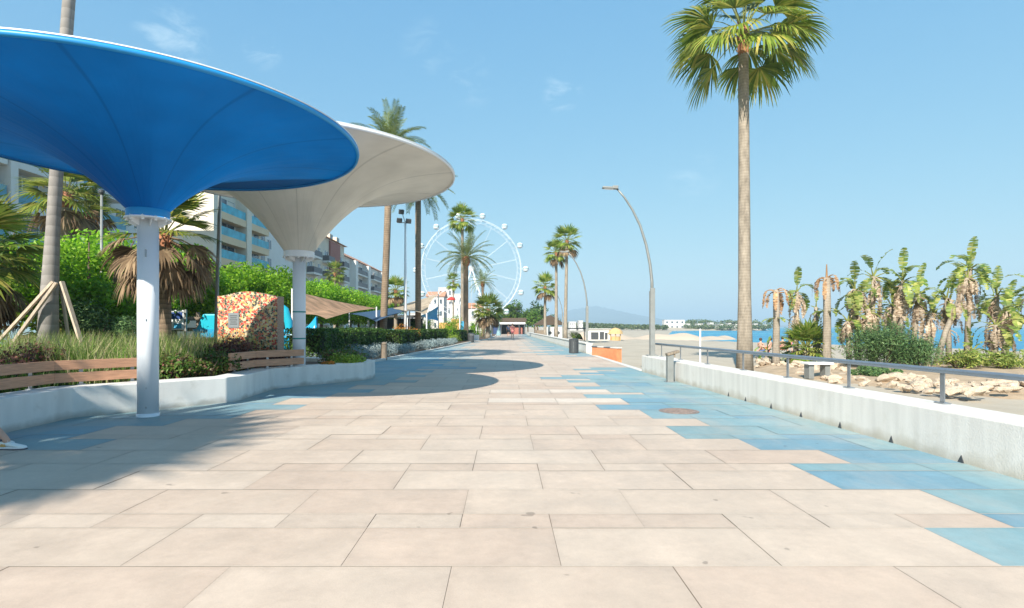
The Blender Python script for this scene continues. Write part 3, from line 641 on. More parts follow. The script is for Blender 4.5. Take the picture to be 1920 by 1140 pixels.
# ---- manhole, bollards, bin, brick wall
p = gnd(1273, 771)
t = thing('manhole_cover', 'round cast iron manhole cover set in the blue paving', 'manhole cover', (p.x, p.y, 0))
mb = MB(); mb.lathe([(.30, .001), (.30, .006), (.262, .006), (.262, .004)], 48); mb.build('frame', M['iron'], t)
mb = MB(); mb.lathe([(.255, .0025), (.255, .009), (.245, .011)], 48)
for i in range(-4, 5):
    for j in range(-4, 5):
        if (i*i+j*j)**.5 < 4.3: mb.box((i*.05, j*.05, .0125), (.028, .028, .006), .785)
mb.build('lid', M['iron'], t)
p = gnd(1256, 716)
t = thing('bollard', 'short grey-brown metal bollard with a tilted cap in front of the sea wall', 'bollard', (p.x, p.y, 0))
mb = MB(); mb.box((0, 0, .33), (.145, .145, .66)); mb.build('post', M['lamp_metal'], t, bevel=.01)
mb = MB(); mb.box((.06, 0, .685), (.30, .19, .06), 0, Matrix.Rotation(-.28, 3, 'Y')); mb.box((.03, 0, .63), (.17, .13, .07)); mb.build('cap', M['bollard_wood'], t, bevel=.012)
mb = MB(); mb.box((0, 0, .006), (.22, .22, .012)); mb.build('base_plate', M['steel'], t)
p = gnd(720, 675)
t = thing('bollard', 'weathered wooden bollard beside the silver shrubs along the hedge', 'bollard', (p.x, p.y, 0))
mb = MB(); mb.lathe([(.13, -.01), (.125, .55), (.12, .60)], 12); mb.build('post', M['bollard_wood'], t)
mb = MB(); mb.lathe([(.122, .602), (.135, .62), (.12, .68), (.04, .71)], 12); mb.build('cap', M['bollard_wood'], t)
t = thing('litter_bin', 'dark slatted litter bin beside the end of the white wall past the first lamp', 'litter bin', (3.42, 27.3, 0))
mb = MB()
for k in range(16):
    th = 2*PI*k/16; mb.box((.225*math.cos(th), .225*math.sin(th), .35), (.02, .06, .62), th)
mb.lathe([(.235, .02), (.235, .06)], 24); mb.lathe([(.238, .62), (.238, .68)], 24, cap=False); mb.build('slat_cage', M['dark'], t)
mb = MB(); mb.lathe([(.19, .03), (.20, .62)], 20); mb.build('liner', mat('bin_liner', (.18, .2, .2), .5), t)
mb = MB(); mb.lathe([(.24, .69), (.2, .72), (.02, .73)], 24); mb.build('lid', M['dark'], t)
t = thing('brick_wall', 'short orange brick wall with pale coping below the promenade edge by the sand', 'wall')
mb = MB(); strip_wall(mb, [(3.95+.32, 25.6), (5.0, 23.6)][::-1], .25, -.7, .38); mb.build('brickwork', M['brick'], t)
a, b = Vector((5.02, 23.55, 0)), Vector((4.25, 25.62, 0)); 
for k in range(4):
    p0, p1 = a.lerp(b, k/4+.006), a.lerp(b, (k+1)/4-.006); mb = MB(); strip_wall(mb, [(p0.x, p0.y), (p1.x, p1.y)], .27, .382, .43); mb.build('coping', M['kerb'] if k % 2 == 0 else M['steel'], t)
t = thing('parapet', 'long white parapet along the sand beyond the litter bin', 'wall')
mb = MB(); strip_wall(mb, [(3.6, 90), (3.62, 70), (4.02, 27.2)][::1], .30, -.5, .46); mb.build('wall_body', M['concrete'], t)
mb = MB(); strip_wall(mb, [(3.56, 90), (3.58, 70), (3.98, 27.18)][::1], .38, .462, .50); mb.build('coping', M['kerb'], t)
# ================================================================== PLANT BUILDERS
def unit(a): return a/np.maximum(np.linalg.norm(a, axis=-1, keepdims=True), 1e-9)
def leaf_quads(rng, pos, nrm, L, Wd):
    """one folded-diamond leaf per point"""
    n = len(pos); r = rng.normal(size=(n, 3)); t = unit(np.cross(nrm, r)); b = np.cross(nrm, t)
    L = (L*rng.uniform(.6, 1.25, n))[:, None]; Wd = (Wd*rng.uniform(.7, 1.2, n))[:, None]
    return np.stack([pos-t*L*.5, pos+b*Wd*.5-t*L*.06, pos+t*L*.5, pos-b*Wd*.5-t*L*.06], 1)
def leaf_cloud(mb, rng, clumps, size, aspect=.55, up=.35):
    """clumps: list of (center, (rx,ry,rz), count)"""
    for c, r, n in clumps:
        d = unit(rng.normal(size=(n, 3))); rad = rng.uniform(0, 1, n)**.38
        pos = np.array(c)+d*rad[:, None]*np.array(r)
        nr = unit(d*.55+rng.normal(size=(n, 3))*.55+np.array([0, 0, up]))
        mb.quads(leaf_quads(rng, pos, nr, size, size*aspect))
    return mb
def crown_clumps(rng, rx, ry, z0, z1, n, cr, count, flat=.75, fill=.25):
    """clump centres scattered through a lumpy ellipsoid between z0 and z1"""
    out = []; zc, rz = (z0+z1)/2, (z1-z0)/2
    for i in range(n):
        d = unit(rng.normal(size=3)); q = rng.uniform(fill, 1)**.6
        s = rng.uniform(.6, 1.25)*cr
        out.append(((d[0]*q*(rx-cr*.5), d[1]*q*(ry-cr*.5), zc+d[2]*q*(rz-cr*.4)), (s, s, s*flat), int(count*s/cr)))
    return out
def limbs(mb, rng, h, r, spread, n, top):
    mb.tube([(0, 0, -.15), (.03, .02, h*.5), (0, .03, h)], [r*1.35, r, r*.85], 8)
    for k in range(n):
        a = 2*PI*k/n+rng.uniform(-.4, .4); s = spread*rng.uniform(.6, 1)
        p1 = (s*.45*math.cos(a), s*.45*math.sin(a), h+(top-h)*.35); p2 = (s*math.cos(a+.2), s*math.sin(a+.2), h+(top-h)*rng.uniform(.6, .9))
        mb.tube([(0, 0, h*.93), p1, p2], [r*.6, r*.38, r*.1], 6)
    return mb

def fan_leaf(mb, pm, rng, o, az, el, pl, bl, nb, droop, spread=1.35, curl=.5):
    """petiole pm from o, then a folded fan of nb blades"""
    d = Vector((math.cos(az)*math.cos(el), math.sin(az)*math.cos(el), math.sin(el)))
    side = Vector((-math.sin(az), math.cos(az), 0))
    m = o+d*pl*.55+Vector((0, 0, -droop*.05*pl)); h = o+d*pl+Vector((0, 0, -droop*.22*pl))
    pm.tube([o, m, h], [.024, .018, .012], 4, cap=False)
    d2 = (h-m).normalized(); upv = side.cross(d2).normalized()
    if upv.z < 0: upv = -upv
    roll = rng.uniform(-.35, .35); s2 = (side*math.cos(roll)+upv*math.sin(roll)).normalized(); u2 = d2.cross(s2).normalized()
    if u2.z < 0: u2 = -u2
    for k in range(nb):
        a = (k/(nb-1)*2-1)*spread; L = bl*(.62+.38*math.cos(a*.8))*rng.uniform(.9, 1.08)
        bd = (d2*math.cos(a)+s2*math.sin(a)); lift = -.22*abs(math.sin(a))       # folded like a V
        wv = L*spread*2/nb*.30; sd = (s2*math.cos(a)-d2*math.sin(a))
        p = [h]; dirv = bd+u2*lift*-.5
        pts = []; pos = h.copy(); dv = dirv.normalized()
        segs = [(.0, .15), (.45, 1.0), (.75, .7), (1.0, .06)]
        last = 0
        for q, wq in segs:
            pos = pos+dv*L*(q-last); last = q
            pts.append((pos.copy(), wv*wq*(1.15 if q < .5 else 1)))
            g = droop*(.10 if q < .2 else .32)*(1+curl*(q > .4))
            dv = (dv+Vector((rng.uniform(-.05, .05), rng.uniform(-.05, .05), -g))).normalized()
        V = []
        for pp, ww in pts: V += [pp-sd*ww, pp+sd*ww]
        mb.add(V, [(2*i, 2*i+1, 2*i+3, 2*i+2) for i in range(len(pts)-1)])
def fan_crown(rng, n, r, nb, lo=-.75, hi=1.45, droop=.55, deadfrac=0.0):
    mb, pm, dm = MB(), MB(), MB()
    for i in range(n):
        q = (i+.5)/n; el = hi+(lo-hi)*q**.85+rng.uniform(-.1, .1); az = i*2.39996+rng.uniform(-.2, .2)
        o = Vector((.07*math.cos(az), .07*math.sin(az), .25-.35*q))
        dd = droop*(.5+1.1*q)
        tgt = dm if q > 1-deadfrac else mb
        fan_leaf(tgt, pm if tgt is mb else dm, rng, o, az, el, r*.50*rng.uniform(.85, 1.1), r*.58*rng.uniform(.9, 1.1), nb, dd*(1.7 if tgt is dm else 1))
    return mb, pm, dm
M['petiole'] = mat('petiole', (.20, .22, .06), .5, .2, 5)
def fan_palm(label, base, ztop, tr, r, n=34, nb=18, seed=1, lean=(0, 0), group=None, trunk='trunk_fan', lo=-.75, dead=.0, droop=.55, leaf='leaf_fan', boots=True, taper=.72, foot=1.35, name='fan_palm'):
    rng = np.random.default_rng(seed)
    t = thing(name, label, 'palm tree', base, 0, group); H = ztop-base[2]
    path = []; rad = []
    for i in range(9):
        q = i/8; path.append((lean[0]*q**1.3, lean[1]*q**1.3, -.15 if i == 0 else H*q)); rad.append(tr*((foot-1)*max(0, 1-q*5)+1-(1-taper)*q))
    mb = MB(); mb.tube(path, rad, 14); mb.build('trunk', M[trunk], t, smooth=True)
    c = Vector((lean[0], lean[1], H))
    lf, pm, dm = fan_crown(rng, n, r, nb, lo=lo, droop=droop, deadfrac=dead)
    o = lf.build('crown', M[leaf], t); o.location = c
    o = pm.build('leaf_stalks', M['petiole'], t); o.location = c
    if dm.n: o = dm.build('dead_fronds', M['leaf_dead'], t); o.location = c
    if boots:
        mb = MB(); tt = tr*taper
        mb.lathe([(tt*.98, -r*.30), (tt*1.25, -r*.17), (tt*1.3, -r*.02), (tt*.8, r*.10)], 12)
        for i in range(26):
            a = i*2.4; z = -r*.26+r*.34*(i/26); mb.bar((tt*.9*math.cos(a), tt*.9*math.sin(a), z), (tt*1.55*math.cos(a), tt*1.55*math.sin(a), z+r*.07), .05, .018)
        o = mb.build('leaf_bases', M['boots'], t); o.location = c
    return t

def frond(mb, rm, rng, o, az, el, L, arch, nl, ll, fold=.55):
    d = Vector((math.cos(az)*math.cos(el), math.sin(az)*math.cos(el), math.sin(el))); pos = o.copy(); P = []; D = []
    n = 10; tw = rng.uniform(-.06, .06)
    for i in range(n+1):
        P.append(pos.copy()); D.append(d.copy()); pos = pos+d*L/n
        d = (d+Vector((-math.sin(az)*tw, math.cos(az)*tw, -arch*(.35+.9*i/n)/n*1.6))).normalized()
    rm.tube(P[::2], [.022, .018, .014, .010, .007, .004], 4, cap=False)
    for s in (-1, 1):
        for k in range(nl):
            q = .14+.86*(k+rng.uniform(0, .6))/nl; x = q*n; i = min(int(x), n-1); f = x-i
            p = P[i].lerp(P[i+1], f); dd = D[i]; side = dd.cross(Vector((0, 0, 1)))
            side = side.normalized()*s if side.length > .05 else Vector((-math.sin(az), math.cos(az), 0))*s
            up = side.cross(dd)*s
            if up.z < 0: up = -up
            ld = (dd*(.75+.5*q)+side*1.0+up*fold*rng.uniform(.5, 1.1)).normalized(); l = ll*(.55+.45*math.sin(PI*min(1, q*.9+.12)))*rng.uniform(.85, 1.1)
            wv = dd*.016*ll/.4
            e1 = p+ld*l*.55; e2 = p+(ld+Vector((0, 0, -.35))).normalized()*l
            mb.add([p-wv*.6, p+wv*.6, e1+wv, e1-wv, e2], [(0, 1, 2, 3), (3, 2, 4)])
def date_palm(label, base, ztop, tr, r, n=44, nl=34, seed=1, group=None, lean=(0, 0), lo=-.5, deadn=6):
    rng = np.random.default_rng(seed); t = thing('date_palm', label, 'palm tree', base, 0, group); H = ztop-base[2]
    mb = MB(); mb.tube([(0, 0, -.15), (0, 0, H*.1), (lean[0]*.5, 0, H*.5), (lean[0], 0, H-.5*tr)], [tr*1.2, tr, tr*.95, tr*.95], 12); mb.build('trunk', M['trunk_date'], t, smooth=True)
    mb = MB(); mb.lathe([(tr*.95, -r*.34), (tr*1.5, -r*.22), (tr*1.55, -r*.10), (tr*.8, .05)], 14)
    for i in range(40):
        a = i*2.4; z = -r*.3+r*.28*i/40; mb.bar((tr*1.1*math.cos(a), tr*1.1*math.sin(a), z), (tr*1.75*math.cos(a), tr*1.75*math.sin(a), z+.12), .09, .04)
    o = mb.build('leaf_bases', M['boots'], t); o.location = (lean[0], 0, H)
    lf, rm = MB(), MB()
    for i in range(n):
        q = (i+.5)/n; el = 1.45+(lo-1.45)*q**.8+rng.uniform(-.08, .08); az = i*2.39996+rng.uniform(-.15, .15)
        frond(lf, rm, rng, Vector((.1*math.cos(az), .1*math.sin(az), 0)), az, el, r*rng.uniform(.9, 1.1), .55+.75*q, nl, r*.2)
    o = lf.build('crown', M['leaf_date'], t); o.location = (lean[0], 0, H)
    o = rm.build('leaf_stalks', M['petiole'], t); o.location = (lean[0], 0, H)
    return t

def paddle(mb, pm, rng, o, az, el, pl, L, Wd, droop, torn=.5):
    """stalk and an oblong banana-like blade whose halves are torn into strips"""
    d = Vector((math.cos(az)*math.cos(el), math.sin(az)*math.cos(el), math.sin(el))); side0 = Vector((-math.sin(az), math.cos(az), 0))
    P = [o]; pos = o.copy()
    for i in range(3): pos = pos+d*pl/3; P.append(pos.copy()); d = (d+Vector((0, 0, -droop*.12))).normalized()
    pm.tube(P, [.035, .03, .024, .018], 5, cap=False)
    n = 13; C = []; DD = []
    for i in range(n+1): C.append(pos.copy()); DD.append(d.copy()); pos = pos+d*L/n; d = (d+Vector((0, 0, -droop*.16))).normalized()
    for s in (-1, 1):
        roll = rng.uniform(.05, .45); k = 0
        while k < n:
            step = 1 if rng.uniform() < torn else 2; e = min(n, k+step)
            w0, w1 = [Wd*math.sin(PI*min(1, max(0, (q/n)*.9+.06)))**.55 for q in (k, e)]
            dr = rng.uniform(0, .5)*torn; g = .08*torn
            def edge(i, wq, sh):
                u = side0.cross(DD[i]);  u = u if u.z > 0 else -u
                return C[i]+(side0*s*math.cos(roll-dr)+u*math.sin(roll-dr)).normalized()*wq+DD[i]*sh
            mb.add([C[k], C[e], edge(e, w1*rng.uniform(.85, 1), -g*L/n*3+rng.uniform(-.02, .02)), edge(k, w0*rng.uniform(.8, 1.05), g*L/n*3+rng.uniform(-.02, .02))], [(0, 1, 2, 3)])
            k = e
def banana(label, base, stems, seed, group=None, dead_amt=14, name='bird_of_paradise_tree', leaf='leaf_banana', deadmat='leaf_banana_dead'):
    """stems: list of (dx,dy,lean x, lean y,height,leaf count,leaf length)"""
    rng = np.random.default_rng(seed); t = thing(name, label, 'tree', base, 0, group)
    for (dx, dy, lx, ly, h, nlv, L) in stems:
        lf, pm, dm = MB(), MB(), MB()
        mb = MB(); top = Vector((dx+lx, dy+ly, h))
        P = [Vector((dx, dy, -.2)), Vector((dx+lx*.35, dy+ly*.35, h*.4)), Vector((dx+lx*.75, dy+ly*.75, h*.75)), top]
        mb.tube(P, [.12, .10, .09, .08], 9); mb.build('trunk', M['trunk_fan'], t, smooth=True)
        fa = rng.uniform(0, PI)
        for i in range(nlv):
            sgn = 1 if i % 2 else -1; q = i/max(1, nlv-1)
            el = 1.35-1.5*q**.75+rng.uniform(-.15, .15); az = fa+(0 if sgn > 0 else PI)+rng.uniform(-.9, .9)
            paddle(lf, lf if name == 'banana_plant' else pm, rng, top+Vector((0, 0, -.15*q)), az, el, L*.42*rng.uniform(.8, 1.1), L*rng.uniform(.8, 1.1), L*.20, .6+1.0*q, .85)
        for i in range(int(dead_amt)):
            az = rng.uniform(0, 2*PI); q = rng.uniform(0, 1)
            o = P[2].lerp(top, rng.uniform(.2, 1)) if q < .75 else P[1].lerp(P[2], rng.uniform(.2, 1))
            paddle(dm, dm, rng, o, az, rng.uniform(-.9, .3), L*.3, L*rng.uniform(.45, .8), L*.12, rng.uniform(2.2, 3.6), torn=.95)
        lf.build('crown', M[leaf], t)
        if name != 'banana_plant': pm.build('leaf_stalks', M['petiole'], t)
        if dm.n: dm.build('dead_leaves', M[deadmat], t)
    return t
def bush(label, base, rx, ry, h, leaf, size, n=9, count=260, seed=1, group=None, name='shrub', cat='shrub', aspect=.5, cr=None, stems=True, up=.35):
    rng = np.random.default_rng(seed); t = thing(name, label, cat, base, 0, group)
    cr = cr or min(rx, ry, h)*.55
    mb = MB(); leaf_cloud(mb, rng, crown_clumps(rng, rx, ry, h*.08, h, n, cr, count, .8, .1), size, aspect, up); mb.build('foliage', M[leaf], t)
    if stems:
        mb = MB()
        for k in range(5):
            a = k*1.3+seed; mb.tube([(0, 0, -.05), (rx*.3*math.cos(a), ry*.3*math.sin(a), h*.4), (rx*.6*math.cos(a), ry*.6*math.sin(a), h*.75)], [.03, .02, .008], 5)
        mb.build('stems', M['bark'], t)
    return t
def tree(label, base, rx, ry, z0, z1, leaf, size, n, cr, count, seed, trunk_r=.12, group=None, name='tree', aspect=.55):
    rng = np.random.default_rng(seed); t = thing(name, label, 'tree', base, 0, group)
    mb = MB(); leaf_cloud(mb, rng, crown_clumps(rng, rx, ry, z0, z1, n, cr, count), size, aspect); mb.build('crown', M[leaf], t)
    mb = MB(); limbs(mb, rng, z0+.25*(z1-z0)*.5, trunk_r, min(rx, ry)*.7, 5, z1); mb.build('trunk', M['bark'], t, smooth=True)
    return t

# ================================================================== PALMS
fan_palm('tall single fan palm standing beyond the sea wall, its crown high against the blue sky', (8.35, 19.2, -.42), 11.5, .225, 2.68, n=38, nb=34, seed=3, lean=(-.05, 0), lo=-.34, droop=.74)
# smooth palm held up by stakes
px0 = at(87, 690, 11.4)
t = fan_palm('smooth grey palm trunk held by wooden stakes, rising past the rim of the blue canopy', (px0.x, 11.4, .33), 12.6, .125, 2.6, n=40, nb=20, seed=5, lean=(.85, 0), trunk='trunk_grey', foot=1.75, taper=.8)
grp = 'wooden stakes propping the grey palm'
stk = [((-62, 640), (100, 528), .07, 'long outer stake propping the grey palm on the side away from the pole'), ((-22, 650), (106, 530), .09, 'pale wide stake propping the grey palm, beside the longest one'),
       ((172, 640), (116, 528), .08, 'pale stake propping the grey palm on the side towards the blue canopy pole'), ((138, 645), (114, 535), .05, 'thin stake behind the grey palm, close to its trunk')]
for i, (a, b, wd, lab) in enumerate(stk):
    dy = (-.35, -.5, -.3, .5)[i]
    A = at(a[0], a[1], 11.4+dy); A.z = .32; B = at(b[0], b[1], 11.4+dy*.35)
    mb = MB(); mb.bar((0, 0, 0), B-A, wd, .05); o = mb.build('support_stake', M['stake'], loc=A, bevel=.004); tag(o, lab, 'stake', grp)
date_palm('tall date palm whose crown rises above the white canopy', tuple(at(719, 640, 38))[:2]+(0,), 13.9, .25, 2.75, n=44, nl=40, seed=21, lean=(.45, 0))
date_palm('date palm half hidden behind the white canopy, its trunk beside the floodlight mast', tuple(at(784, 640, 42))[:2]+(0,), 11.9, .23, 2.9, n=40, nl=36, seed=22)
fan_palm('slender fan palm with its crown across the ferris wheel rim', tuple(at(867, 640, 60))[:2]+(0,), 12.9, .2, 1.75, n=30, nb=12, seed=31, leaf='leaf_fan_far', lo=-.6)
date_palm('date palm with arching fronds in front of the ferris wheel hub', tuple(at(874, 640, 52))[:2]+(0,), 7.9, .22, 2.7, n=40, nl=30, seed=23)
date_palm('small date palm beside the ferris wheel, lower than the others', tuple(at(905, 640, 70))[:2]+(0,), 7.0, .16, 1.9, n=34, nl=24, seed=24)
fan_palm('thin fan palm with a small crown between the two trunks by the wheel', tuple(at(850, 640, 75))[:2]+(0,), 7.4, .12, 1.3, n=24, nb=10, seed=32, leaf='leaf_fan_far')
fan_palm('bushy fan palm behind the hedge next to the tall date palm trunk', tuple(at(742, 640, 50))[:2]+(0,), 4.5, .18, 1.35, n=34, nb=12, seed=33, leaf='leaf_fan_far', dead=.2)
fan_palm('fan palm in front of the red brown building', tuple(at(628, 640, 70))[:2]+(0,), 8.1, .2, 1.5, n=28, nb=12, seed=34, leaf='leaf_fan_far')
fan_palm('broad bushy fan palm close to the path below the ferris wheel', tuple(at(915, 640, 62))[:2]+(0,), 3.1, .25, 2.0, n=44, nb=12, seed=35, leaf='leaf_fan_far', dead=.2)
fan_palm('taller of the twin fan palms by the beach bar', tuple(at(1060, 640, 50))[:2]+(-.05,), 9.0, .17, 1.5, n=32, nb=14, seed=36, lean=(.15, 0), leaf='leaf_fan_far', dead=.12)
fan_palm('shorter of the twin fan palms by the beach bar', tuple(at(1043, 640, 54))[:2]+(-.05,), 8.5, .17, 1.4, n=30, nb=14, seed=37, leaf='leaf_fan_far', dead=.12)
fan_palm('low fan palm with a full crown beside the curved lamp near the beach bar', tuple(at(1022, 640, 60))[:2]+(-.05,), 5.6, .17, 1.55, n=32, nb=14, seed=38, leaf='leaf_fan_far', dead=.15)
fan_palm('fan palm with yellow fronds before the grey building', tuple(at(124, 640, 25))[:2]+(0,), 7.2, .28, 1.9, n=36, nb=16, seed=39, dead=.2)
fan_palm('ragged small fan palm beside the thin lamp post by the grey building', tuple(at(168, 640, 26))[:2]+(0,), 6.7, .2, 1.2, n=18, nb=14, seed=40, dead=.5)
fan_palm('dense low fan palm with hanging dry fronds beside the staked palm', (-12.5, 12.8, .3), 2.9, .3, 1.7, n=60, nb=22, seed=41, dead=.3, lo=-1.1)
fan_palm('low fan palm with yellow green fronds under the dark tree beyond the grey trunk', (-13.5, 16.5, .0), 1.2, .2, 1.6, n=30, nb=16, seed=45, dead=.3, lo=-.3)
fan_palm('stocky palm with a skirt of brown dead fronds behind the blue canopy pole', (-8.75, 14.2, .1), 3.55, .19, 1.5, n=40, nb=24, seed=42, dead=.5, lo=-1.0, droop=.6, trunk='trunk_date')
# trees and palms standing beside and behind the viewer, whose soft shade falls on the planter wall and paving
tree('broad shade tree standing behind the planter beyond the edge of the view', (-10.7, -3.4, 0), 3.2, 3.4, 5.6, 10.4, 'leaf_dark', .30, 24, 1.0, 105, 51, .22, name='shade_tree')
fan_palm('fan palm standing behind the viewer near the planter', (-11.0, -8.9, 0), 10.2, .24, 2.8, n=40, nb=18, seed=52)

# ================================================================== PLANTER AND GARDEN
grp = 'row of bright green clipped trees along the garden'
kinds = [tree('x', (0, 0, 0), 2.9, 2.7, 1.35, 4.9, 'leaf_ficus', .20, 46, .85, 235, 60+k, .13, grp, name='garden_tree') for k in range(3)]
lab = 'bright green leafy tree in the clipped row behind the mosaic wall and tan sail'
for i in range(13):
    o = kinds[i] if i < 3 else dup(kinds[i % 3])
    y = 20.5+i*3.95; place(o, (-14.4+R.uniform(-.3, .3)-max(0, y-50)*.02, y, 0), R.uniform(0, 6), R.uniform(.95, 1.06), lab)
tree('dark green full tree between the grey staked palm and the blue canopy pole', (-12.3, 16.6, 0), 2.3, 2.0, .7, 4.35, 'leaf_ficus', .17, 44, .75, 240, 71, .14, name='garden_tree')
tree('tall leafy tree beside the dense low fan palm at the planter', (-15.6, 15.5, 0), 2.4, 2.4, .5, 4.7, 'leaf_dark', .2, 40, .9, 230, 72, .14, name='garden_tree')
tree('leafy green tree behind the stocky brown palm', (-13.4, 18.6, 0), 1.9, 1.9, .5, 3.3, 'leaf_dark', .18, 34, .8, 220, 73, .12, name='garden_tree')
bush('pale dry bush with hanging stems behind the tall grasses', (-11.5, 15.2, .1), 1.1, .8, 1.9, 'leaf_juniper', .16, 12, 200, 74, name='shrub', aspect=.2)
bush('loose grey green bush beside the stocky brown palm', (-9.9, 15.0, .1), .9, .7, 1.8, 'leaf_juniper', .14, 12, 180, 75, aspect=.25)

def blades(mb, rng, n, xy, z, h, wv, lean=.35):
    x, y = xy; az = rng.uniform(0, 2*PI, n); hh = h*rng.uniform(.55, 1.15, n); ln = lean*hh*rng.uniform(.2, 1.3, n)
    ca, sa = np.cos(az), np.sin(az); zz = np.full(n, z); wv = wv*rng.uniform(.7, 1.3, n)
    b0 = np.stack([x, y, zz], -1); sd = np.stack([-sa*wv, ca*wv, zz*0], -1)
    m = b0+np.stack([ca*ln*.35, sa*ln*.35, hh*.6], -1); e = b0+np.stack([ca*ln, sa*ln, hh], -1)
    V = np.stack([b0-sd, b0+sd, m+sd*.8, m-sd*.8, e], 1); N = len(V); o = mb.n
    mb.v.extend(V.reshape(-1, 3).tolist()); mb.n += 5*N
    mb.f.extend([(o+5*i, o+5*i+1, o+5*i+2, o+5*i+3) for i in range(N)]); mb.f.extend([(o+5*i+3, o+5*i+2, o+5*i+4) for i in range(N)])
    return V[:, 4]
rng = np.random.default_rng(81); mb = MB()
tuft = []
for i in range(190):
    y = rng.uniform(9.0, 13.4); x = -rng.uniform(5.9, 10.6)
    if x > -6.1-(9.9-y)*.55 and y < 10.2: continue
    tuft.append((x, y))
for (x, y) in tuft:
    n = 46; tips = blades(mb, rng, n, (x+rng.normal(0, .13, n), y+rng.normal(0, .13, n)), .32, .84, .007, .55)
struct('ornamental_grass', mb, M['grass'], kind='stuff')
# low shrubs of the planter, each its own
sh = [(-6.0, 9.75, .62, .6, 'leaf_shrub', 'green shrub with reddish tips just past the blue canopy pole'), (-5.55, 10.3, .6, .5, 'leaf_shrub', 'green and red shrub between the pole and the short bench'),
      (-5.9, 10.9, .7, .62, 'leaf_shrub', 'mid green shrub behind the red tipped ones, nearest the mosaic wall foot'), (-5.75, 11.7, .68, .80, 'leaf_purple', 'dark reddish shrub behind the short bench'),
      (-6.6, 10.6, .6, .5, 'leaf_shrub', 'low shrub at the edge of the tall grasses'), (-5.3, 12.5, .5, .5, 'leaf_purple', 'small purple shrub at the foot of the mosaic wall'),
      (-8.3, 9.3, .95, .72, 'leaf_purple', 'dark purple brown shrub behind the long bench beside the tall grasses'), (-9.6, 9.6, .8, .55, 'leaf_purple', 'brownish shrub farther behind the long bench'),
      (-9.9, 10.6, .7, .78, 'leaf_lime', 'lime green shrub at the foot of the longest palm stake'), (-8.7, 12.9, .5, .85, 'leaf_lime', 'small lime green shrub behind the tall grasses'),
      (-3.95, 13.7, .55, .28, 'leaf_lime', 'low yellow green plant at the rounded end of the planter'), (-4.25, 14.4, .7, .42, 'leaf_shrub', 'spreading green plant behind the rounded planter end'),
      (-4.15, 12.95, .22, .2, 'leaf_orange', 'tiny orange flowered plant beside the end of the short bench')]
for i, (x, y, r, h, lf, lab) in enumerate(sh):
    bush(lab, (x, y, .30), r, r*.8, h, lf, .075, 12, 190, 90+i, cr=r*.42, name='low_shrub')
rng = np.random.default_rng(83); mb = MB()
for i in range(60):
    y = rng.uniform(7.5, 9.6); x = -rng.uniform(6.75, 8.6)
    n = 30; blades(mb, rng, n, (x+rng.normal(0, .1, n), y+rng.normal(0, .1, n)), .32, .30, .009, .6)
struct('ground_cover', mb, M['leaf_hedge'], kind='stuff')

# dark clipped hedge along the path, in lengths
def hedge(label, path, wd, h, leaf, seed, dens=520, z=.04, size=.085):
    rng = np.random.default_rng(seed); b = path[0]; t = thing('hedge', label, 'hedge', (b[0], b[1], z)); mb = MB(); core = MB()
    for i in range(len(path)-1):
        a, c = np.array(path[i]), np.array(path[i+1]); L = np.linalg.norm(c-a); d = (c-a)/L; nrm = np.array([-d[1], d[0]])
        n = int(L*(wd+2*h)*dens); s = rng.uniform(0, L, n); face = rng.choice(3, n, p=[h*.62/(wd+h*1.24), h*.62/(wd+h*1.24), 1-2*h*.62/(wd+h*1.24)])
        bump = .06*np.sin(s*3.1+seed)+.05*np.sin(s*7.7)+rng.normal(0, .045, n)
        u = rng.uniform(-.5, .5, n)*wd; zz = rng.uniform(0, 1, n)*h
        off = np.where(face == 0, -wd/2-bump, np.where(face == 1, wd/2+bump, u)); zz = np.where(face == 2, h+bump*.6, zz)
        pos = np.stack([a[0]+d[0]*s+nrm[0]*off-b[0], a[1]+d[1]*s+nrm[1]*off-b[1], zz], -1)
        nn = np.where((face == 0)[:, None], -np.append(nrm, 0), np.where((face == 1)[:, None], np.append(nrm, 0), np.array([0, 0, 1.])))
        mb.quads(leaf_quads(rng, pos, unit(nn*.7+rng.normal(size=(n, 3))*.5), size, size*.6))
        core.bar((a[0]-b[0]+d[0]*(.2 if i == 0 else 0), a[1]-b[1]+d[1]*(.2 if i == 0 else 0), h*.46), (c[0]-b[0]-d[0]*.2, c[1]-b[1]-d[1]*.2, h*.46), wd*.8, h*.86)
        for en, sg in ((a, -1), (c, 1)):
            ne = int(wd*h*dens*1.1); pos = np.stack([en[0]-b[0]+nrm[0]*(uu := rng.uniform(-.5, .5, ne)*wd)+d[0]*(ee := sg*rng.normal(-.05, .06, ne)), en[1]-b[1]+nrm[1]*uu+d[1]*ee, rng.uniform(0, 1, ne)*h], -1)
            mb.quads(leaf_quads(rng, pos, unit(np.append(d*sg, 0)*.7+rng.normal(size=(ne, 3))*.5), size, size*.6))
    mb.build('foliage', M[leaf], t); core.build('branches', M['hedge_core'], t); return t
M['hedge_core'] = mat('hedge_twigs', (.025, .03, .012), .95, .4, 9)
hedge('dark green clipped hedge running along the blue paving behind the silver shrubs', [(-6.05, 16.6), (-6.5, 20.5), (-6.6, 28.2)], 1.1, 1.12, 'leaf_hedge', 101)
hedge('farther dark hedge beside the orange flowers and the floodlight mast', [(-6.0, 28.6), (-5.4, 36), (-4.9, 42)], 1.2, 1.02, 'leaf_hedge', 102, 330, size=.11)
hedge('small distant hedge past the second litter bin', [(-4.4, 47), (-3.6, 56)], 1.0, .9, 'leaf_hedge', 103, 200, size=.13)
